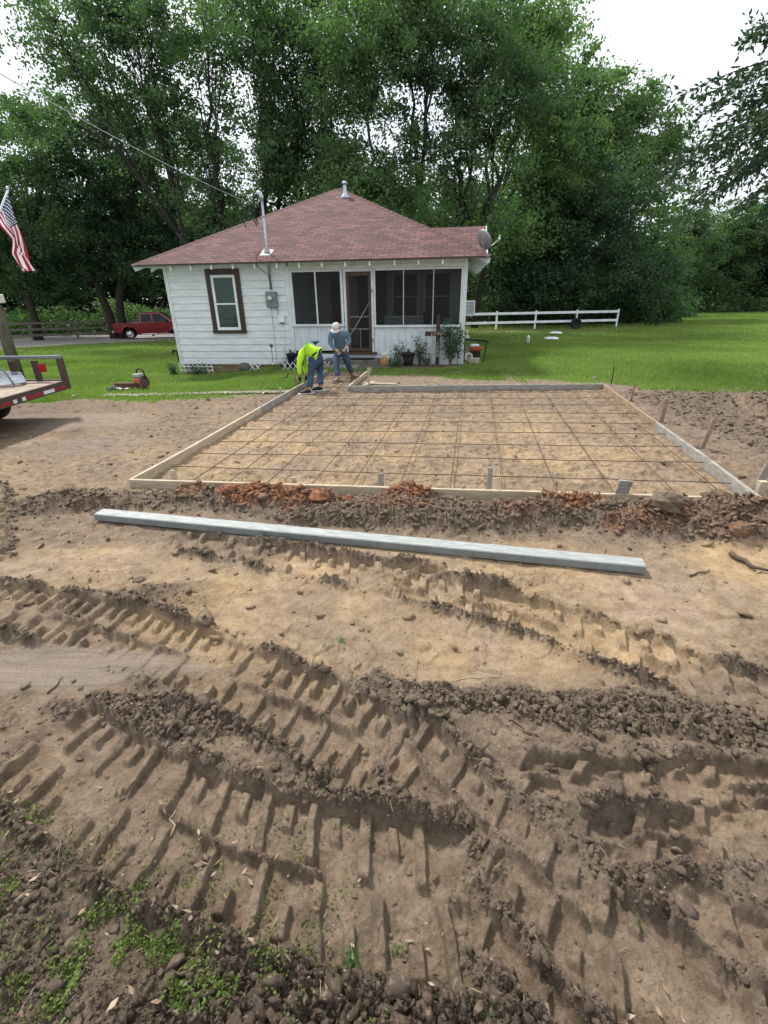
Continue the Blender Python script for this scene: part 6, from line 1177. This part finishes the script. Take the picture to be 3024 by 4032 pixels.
# ------------------------------------------------------------------ loose clods and crumbs of earth
def clods():
    rg = np.random.default_rng(31)
    phi = (1+5**.5)/2; IV = np.array([(-1, phi, 0), (1, phi, 0), (-1, -phi, 0), (1, -phi, 0), (0, -1, phi), (0, 1, phi), (0, -1, -phi), (0, 1, -phi), (phi, 0, -1), (phi, 0, 1), (-phi, 0, -1), (-phi, 0, 1)])/1.9
    IF = np.array([(0, 11, 5), (0, 5, 1), (0, 1, 7), (0, 7, 10), (0, 10, 11), (1, 5, 9), (5, 11, 4), (11, 10, 2), (10, 7, 6), (7, 1, 8), (3, 9, 4), (3, 4, 2), (3, 2, 6), (3, 6, 8), (3, 8, 9), (4, 9, 5), (2, 4, 11), (6, 2, 10), (8, 6, 7), (9, 8, 1)])
    n = 640000; y = .35*np.exp(rg.random(n)*math.log(11.5/.35)); x = rg.uniform(-1, 1, n)*(.35+.88*(y+.35)); z, a = ground(x, y)
    pr = np.clip(a['rough']-.22, 0, 1)**1.5*.55+.006; ins = in_slab(x, y) > -.02; pr = np.where(ins, .006, pr)*(1-a['grass'])*(1-.95*a['slick']); pr = pr*np.where(y > 5, .5, 1)
    k = rg.random(n) < pr; x, y, z = x[k], y[k], z[k]; a = {q: v[k] for q, v in a.items()}; n = len(x)
    s = .0019*np.exp(rg.normal(0, .72, n))*(1+.75*y)*(1+.9*a['red']); s = np.clip(s, .0015, .034); big = rg.random(n) < .004; s = np.where(big & (a['rough'] > .6), s*1.9, s)
    jit = 1+rg.uniform(-.6, .45, (n, 12, 1)); V = IV[None]*jit*s[:, None, None]*np.stack([rg.uniform(.7, 1.7, n), rg.uniform(.6, 1.2, n), rg.uniform(.4, .8, n)], 1)[:, None, :]
    an = rg.uniform(0, 6.28, n); c, sn = np.cos(an)[:, None], np.sin(an)[:, None]; X = V[:, :, 0]*c-V[:, :, 1]*sn; Yv = V[:, :, 0]*sn+V[:, :, 1]*c; ti = rg.uniform(-.6, .6, n)[:, None]; Z = V[:, :, 2]+X*ti
    V = np.stack([X+x[:, None], Yv+y[:, None], Z+(z+s*.25)[:, None]], 2).reshape(-1, 3); F = (IF[None]+12*np.arange(n)[:, None, None]).reshape(-1, 3)
    at_ = {q: np.repeat(v, 12) for q, v in a.items()}; at_['leaf_mould'] = np.zeros(len(V)); o = link('soil_clods', npmesh('soil_clods', V, F, SOIL, False, at_)); tag(o, 'loose crumbs and clods of churned earth lying on the ground', 'clods', kind='stuff'); print('clods', n)
clods()
# bigger single lumps of clay that one can pick out
for i, (x, y, s, r, lb) in enumerate(((-.62, 4.28, .09, 1, 'reddish clay lump between the front board and the screed board, left'), (-1.55, 4.42, .07, 1, 'reddish clay lump near the left front stake'), (2.45, 3.78, .13, 0, 'large dark square clod below the broad grey stake'), (3.02, 3.95, .10, 0, 'rounded brown lump on top of the right dirt mound'), (2.9, 3.45, .08, .8, 'red clay lump on the front slope of the right dirt mound'), (-.35, 4.34, .06, 1, 'small flat red clay slab right of the left clay mound'))):
    rg = np.random.default_rng(50+i); b = MB(); b.ball((0, 0, 0), s, 12, (1.2, .9, .7)); V = np.array(b.v); V *= (1+.28*rg.normal(0, .5, (len(V), 1))); zz = gh(x, y); b.v = [tuple(v+np.array([x, y, zz+s*.35])) for v in V]; nv = len(b.v)
    me = b.mesh('clay_lump', SOIL); 
    for a_, val in (('red', r), ('tan', .1), ('dark', .45*(1-r)), ('grass', 0), ('slick', 0), ('rough', .5), ('leaf_mould', 0)): A_ = me.attributes.new(a_, 'FLOAT', 'POINT'); A_.data.foreach_set('value', [float(val)]*nv)
    o = link('clay_lump', me); tag(o, lb, 'clod')
# ------------------------------------------------------------------ grass of the lawn
def blades():
    rg = np.random.default_rng(41); n = 900000; y = 9.3*np.exp(rg.random(n)*math.log(62/9.3)); x = rg.uniform(-1, 1, n)*(.95*y+1.5); g = grassmask(x, y)
    u, v = (x-HB[0])*HU[0]+(y-HB[1])*HU[1], (x-HB[0])*HV[0]+(y-HB[1])*HV[1]; inh = (u > -8.8) & (u < .05) & (v > -.03) & (v < 8.9)
    drv = (x < -6) & (y > 24.5) & (y < 33.5); k = (rg.random(n) < g**1.4*np.where(y < 22, .62, .42)) & ~inh & ~((y > 45) & (x < 12)); x, y = x[k], y[k]; n = len(x)
    z, _ = ground(x, y); dry = fbm(x*.5, y*.5, 88, 3)
    h = rg.uniform(.035, .085, n)*(1+y*.012)*(1+.5*fbm(x*1.1, y*1.1, 90, 2))*np.where((u[k] < 0) & (v[k] > -1) & (v[k] < 0), .6, 1); wd = .0035*(1+y*.22)*rg.uniform(.7, 1.3, n); an = rg.uniform(0, 6.28, n); dx, dy = np.cos(an), np.sin(an); lx, ly = rg.normal(0, .4, n)*h, rg.normal(0, .4, n)*h
    V = np.stack([np.stack([x-dx*wd, y-dy*wd, z-.01], 1), np.stack([x+dx*wd, y+dy*wd, z-.01], 1), np.stack([x+lx, y+ly, z+h], 1)], 1).reshape(-1, 3); return V, n
V, n = blades()
# keep the drive clear
Pd = [hit(a, b) for a, b in ((-300, 1352), (0, 1340), (410, 1311), (860, 1311))]; Pe = [hit(a, b) for a, b in ((-300, 1398), (0, 1378), (300, 1358), (560, 1347), (860, 1340))]
cx, cy = V[::3, 0], V[::3, 1]; up_ = np.interp(cx, [p[0] for p in Pd], [p[1] for p in Pd]); lo_ = np.interp(cx, [p[0] for p in Pe], [p[1] for p in Pe]); k = ~((cy > lo_+.1) & (cy < up_-.1) & (cx < Pd[-1][0]))
V = V.reshape(-1, 3, 3)[k].reshape(-1, 3); n = len(V)//3; print('blades', n)
tag(link('lawn_grass', npmesh('lawn_grass', V, np.arange(3*n).reshape(n, 3), MT['grass'])), 'short green lawn grass around the house', 'grass', kind='stuff')
# pale lime line along the lawn edge
rg = np.random.default_rng(43); n = 5200; s = rg.random(n); X = -6.6+4.6*s; Yl = np.interp(X, [-6.6, -4.5, -3.2, -2.0], [10.33, 10.42, 10.44, 10.40])+rg.normal(0, .035, n); kk = fbm(X*2.2, Yl*0, 95, 3) > -.28; X, Yl = X[kk], Yl[kk]; Z, _ = ground(X, Yl)
tag(link('lime_powder', leafmesh('lime_powder', rg, np.stack([X, Yl, Z+.035], 1), .05, MT['cream'], .8, .15)), 'broken line of pale lime powder along the lawn edge', 'powder', kind='stuff')
# ------------------------------------------------------------------ weeds, tufts, litter near the camera
rg = np.random.default_rng(44)
def groundpts(poly_fn, n): x, y = poly_fn(n); z, a = ground(x, y); return x, y, z, a
n = 130000; px_ = rg.uniform(-60, 1000, n); py_ = rg.uniform(1600, 2260, n); W = [gz(a*1.8228, b*1.8228, 0) for a, b in zip(px_[:1], py_[:1])]
D = (_fw*FPX)[None]+_rt[None]*(px_*1.8228-1512)[:, None]-_up[None]*(py_*1.8228-2016)[:, None]; T = -CAMH/D[:, 2]; X, Yg = D[:, 0]*T, D[:, 1]*T
msk = .10*ss((900-px_)/300)*ss((py_-1650)/200)
for cx_, cy_, rx_, ry_, k in ((300, 2080, 190, 110, 1.0), (120, 2130, 120, 110, .8), (420, 2160, 120, 70, .9), (310, 1920, 50, 30, .7), (75, 1760, 60, 45, .6), (30, 1950, 60, 60, .5), (560, 2120, 120, 90, .35), (250, 1990, 90, 40, .8), (860, 2040, 30, 14, .5), (650, 2060, 70, 40, .3)): msk = np.maximum(msk, k*ss((1-np.hypot((px_-cx_)/rx_, (py_-cy_)/ry_))/.6))
kk = rg.random(n) < msk*ss((fbm(X*14, Yg*14, 97, 4)+.12)/.3)*.6; X, Yg = X[kk], Yg[kk]; Z, _ = ground(X, Yg); n = len(X); hh = rg.random(n)*.022*(1+fbm(X*20, Yg*20, 98, 2)); sz = rg.uniform(.006, .015, n)
tag(link('ground_weeds', leafmesh('ground_weeds', rg, np.stack([X, Yg, Z+.004+hh], 1), .01, MT['weed'], .75, .5, sz)), 'small mossy green weeds growing in the dark soil at the lower left', 'weeds', kind='stuff')
def scatter(n, x0, x1, y0, y1): X = rg.uniform(x0, x1, n); Y = rg.uniform(y0, y1, n); Z, a = ground(X, Y); return X, Y, Z, a
X, Yg, Z, a = scatter(1100, -1.9, .9, .5, 1.5); k = (Yg < 1.0-.55*X*.6) & (rg.random(len(X)) < .6); X, Yg, Z = X[k], Yg[k], Z[k]
tag(link('leaf_litter', leafmesh('leaf_litter', rg, np.stack([X, Yg, Z+.012], 1), .032, MT['litter'], .38, .7, rg.uniform(.010, .046, len(X)))), 'dead brown leaves and chips scattered over the dark soil', 'leaf litter', kind='stuff')
X, Yg, Z, a = scatter(1500, -2.6, 2.6, .5, 3.2); k = rg.random(len(X)) < a['rough']; X, Yg, Z = X[k], Yg[k], Z[k]; w = MB()
V = []; F = []
L = rg.uniform(.008, .045, len(X)); an = rg.uniform(0, 6.28, len(X)); d = np.stack([np.cos(an)*L, np.sin(an)*L, rg.normal(0, .25, len(X))*L], 1); p = np.stack([X, Yg, Z+.012], 1); q = np.stack([-np.sin(an), np.cos(an), an*0], 1)*.0006
V = np.stack([p-q, p+q, p+d+q, p+d-q, p+d/2+np.array([0, 0, .003])], 1).reshape(-1, 3); i = np.arange(len(X))[:, None]*5; F = np.concatenate([i+np.array([[0, 1, 4]]), i+np.array([[1, 2, 4]]), i+np.array([[2, 3, 4]]), i+np.array([[3, 0, 4]])], 0)
tag(link('straw_litter', npmesh('straw_litter', V, F, MT['straw'])), 'fine dry roots and straw bits on the churned soil', 'straw', kind='stuff')
def tuft(px, py, n, h, label, spread=.03, lean=.5):
    g = gz(px*1.8228, py*1.8228, 0); z = gh(g[0], g[1]); t = thing('grass_tuft', (g[0], g[1], z), label, 'grass tuft', 0, 'single grass tufts in the bare soil'); rg = np.random.default_rng(int(px)); w = MB()
    for k in range(n):
        a = rg.uniform(0, 6.28); L = h*rg.uniform(.5, 1.1); e = rg.uniform(.15, lean); b = Vector((rg.normal(0, spread*.3), rg.normal(0, spread*.3), -.01)); d = Vector((math.cos(a)*math.sin(e), math.sin(a)*math.sin(e), math.cos(e))); q = d.cross(Vector((0, -1, .3))).normalized()*h*.016
        m1 = b+d*L*.55; tip = b+d*L+Vector((math.cos(a), math.sin(a), -.6))*L*.12; w.add([b-q, b+q, m1+q*.9, m1-q*.9, tip], [[0, 1, 2, 3], [3, 2, 4]])
    w.obj('blades', MT['tuft'], t); w = MB(); w.ball((0, 0, -.008), spread*.45, 8, (1, 1, .5)); w.obj('root_crown', MT['twig'], t)
tuft(762, 2075, 22, .12, 'tallest spiky grass tuft in the dark soil at bottom centre'); tuft(737, 1392, 14, .10, 'grass tuft on the ridge above the centre tyre tracks'); tuft(700, 1404, 10, .07, 'smaller grass tuft just left of the ridge tuft'); tuft(300, 1938, 12, .05, 'low leafy tuft on the dark slope at lower left', .05, 1.1)
tuft(1066, 2195, 9, .07, 'short bright grass tuft at the bottom edge right of centre'); tuft(1272, 1992, 5, .06, 'thin pale blades in the right foreground tracks'); tuft(1378, 1992, 7, .06, 'few thin blades right of the pale blades in the tracks'); tuft(575, 1468, 7, .05, 'tiny weed in the long curved track at left centre', .03, 1.0); tuft(95, 1765, 14, .06, 'grass tuft in the dark clods at the left edge', .06, 1.1); tuft(300, 1255, 16, .05, 'low dark weed patch on the dirt below the screed board', .12, 1.2); tuft(1005, 2045, 9, .07, 'sprig of young grass at bottom centre-right', .03, .7)
def twig(a, b, r, label, M='twig', name='twig'):
    A0, B0 = gz(a[0]*1.8228, a[1]*1.8228), gz(b[0]*1.8228, b[1]*1.8228); P = []
    for k in range(7): q = lerp(A0, B0, k/6); q[:2] += rg.normal(0, .006+r*.5, 2); q[2] = gh(q[0], q[1])+r*1.1; P.append(q-A0)
    o = MB().tube([tuple(p) for p in P], list(np.linspace(r, r*.45, 7)), 6).obj(name, MT[M], None, True); o.location = tuple(A0); tag(o, label, 'twig' if name == 'twig' else 'branch')
twig((1570, 1208), (1655, 1240), .022, 'thick dead branch on the dirt at the right edge', name='dead_branch'); twig((1490, 1250), (1535, 1236), .008, 'thin curved twig left of the dead branch'); twig((1540, 1488), (1659, 1550), .007, 'long dark twig on the clod ridge at the right edge'); twig((1100, 1560), (1170, 1605), .005, 'thin twig in the middle of the clod ridge')
twig((1395, 1650), (1440, 1700), .005, 'thin dark twig lying across the right tyre track'); twig((100, 1500), (140, 1465), .006, 'dark twig on the smooth grey mud patch'); twig((370, 1790), (372, 1740), .004, 'pale straw stalk standing in the lower left track', 'straw'); twig((945, 1470), (1080, 1462), .003, 'long pale root curving over the dark ridge', 'straw'); twig((120, 2150), (210, 2085), .006, 'brown twig in the weeds at the bottom left'); twig((1160, 2180), (1190, 2212), .012, 'pale broken stick at the bottom edge', 'litter')
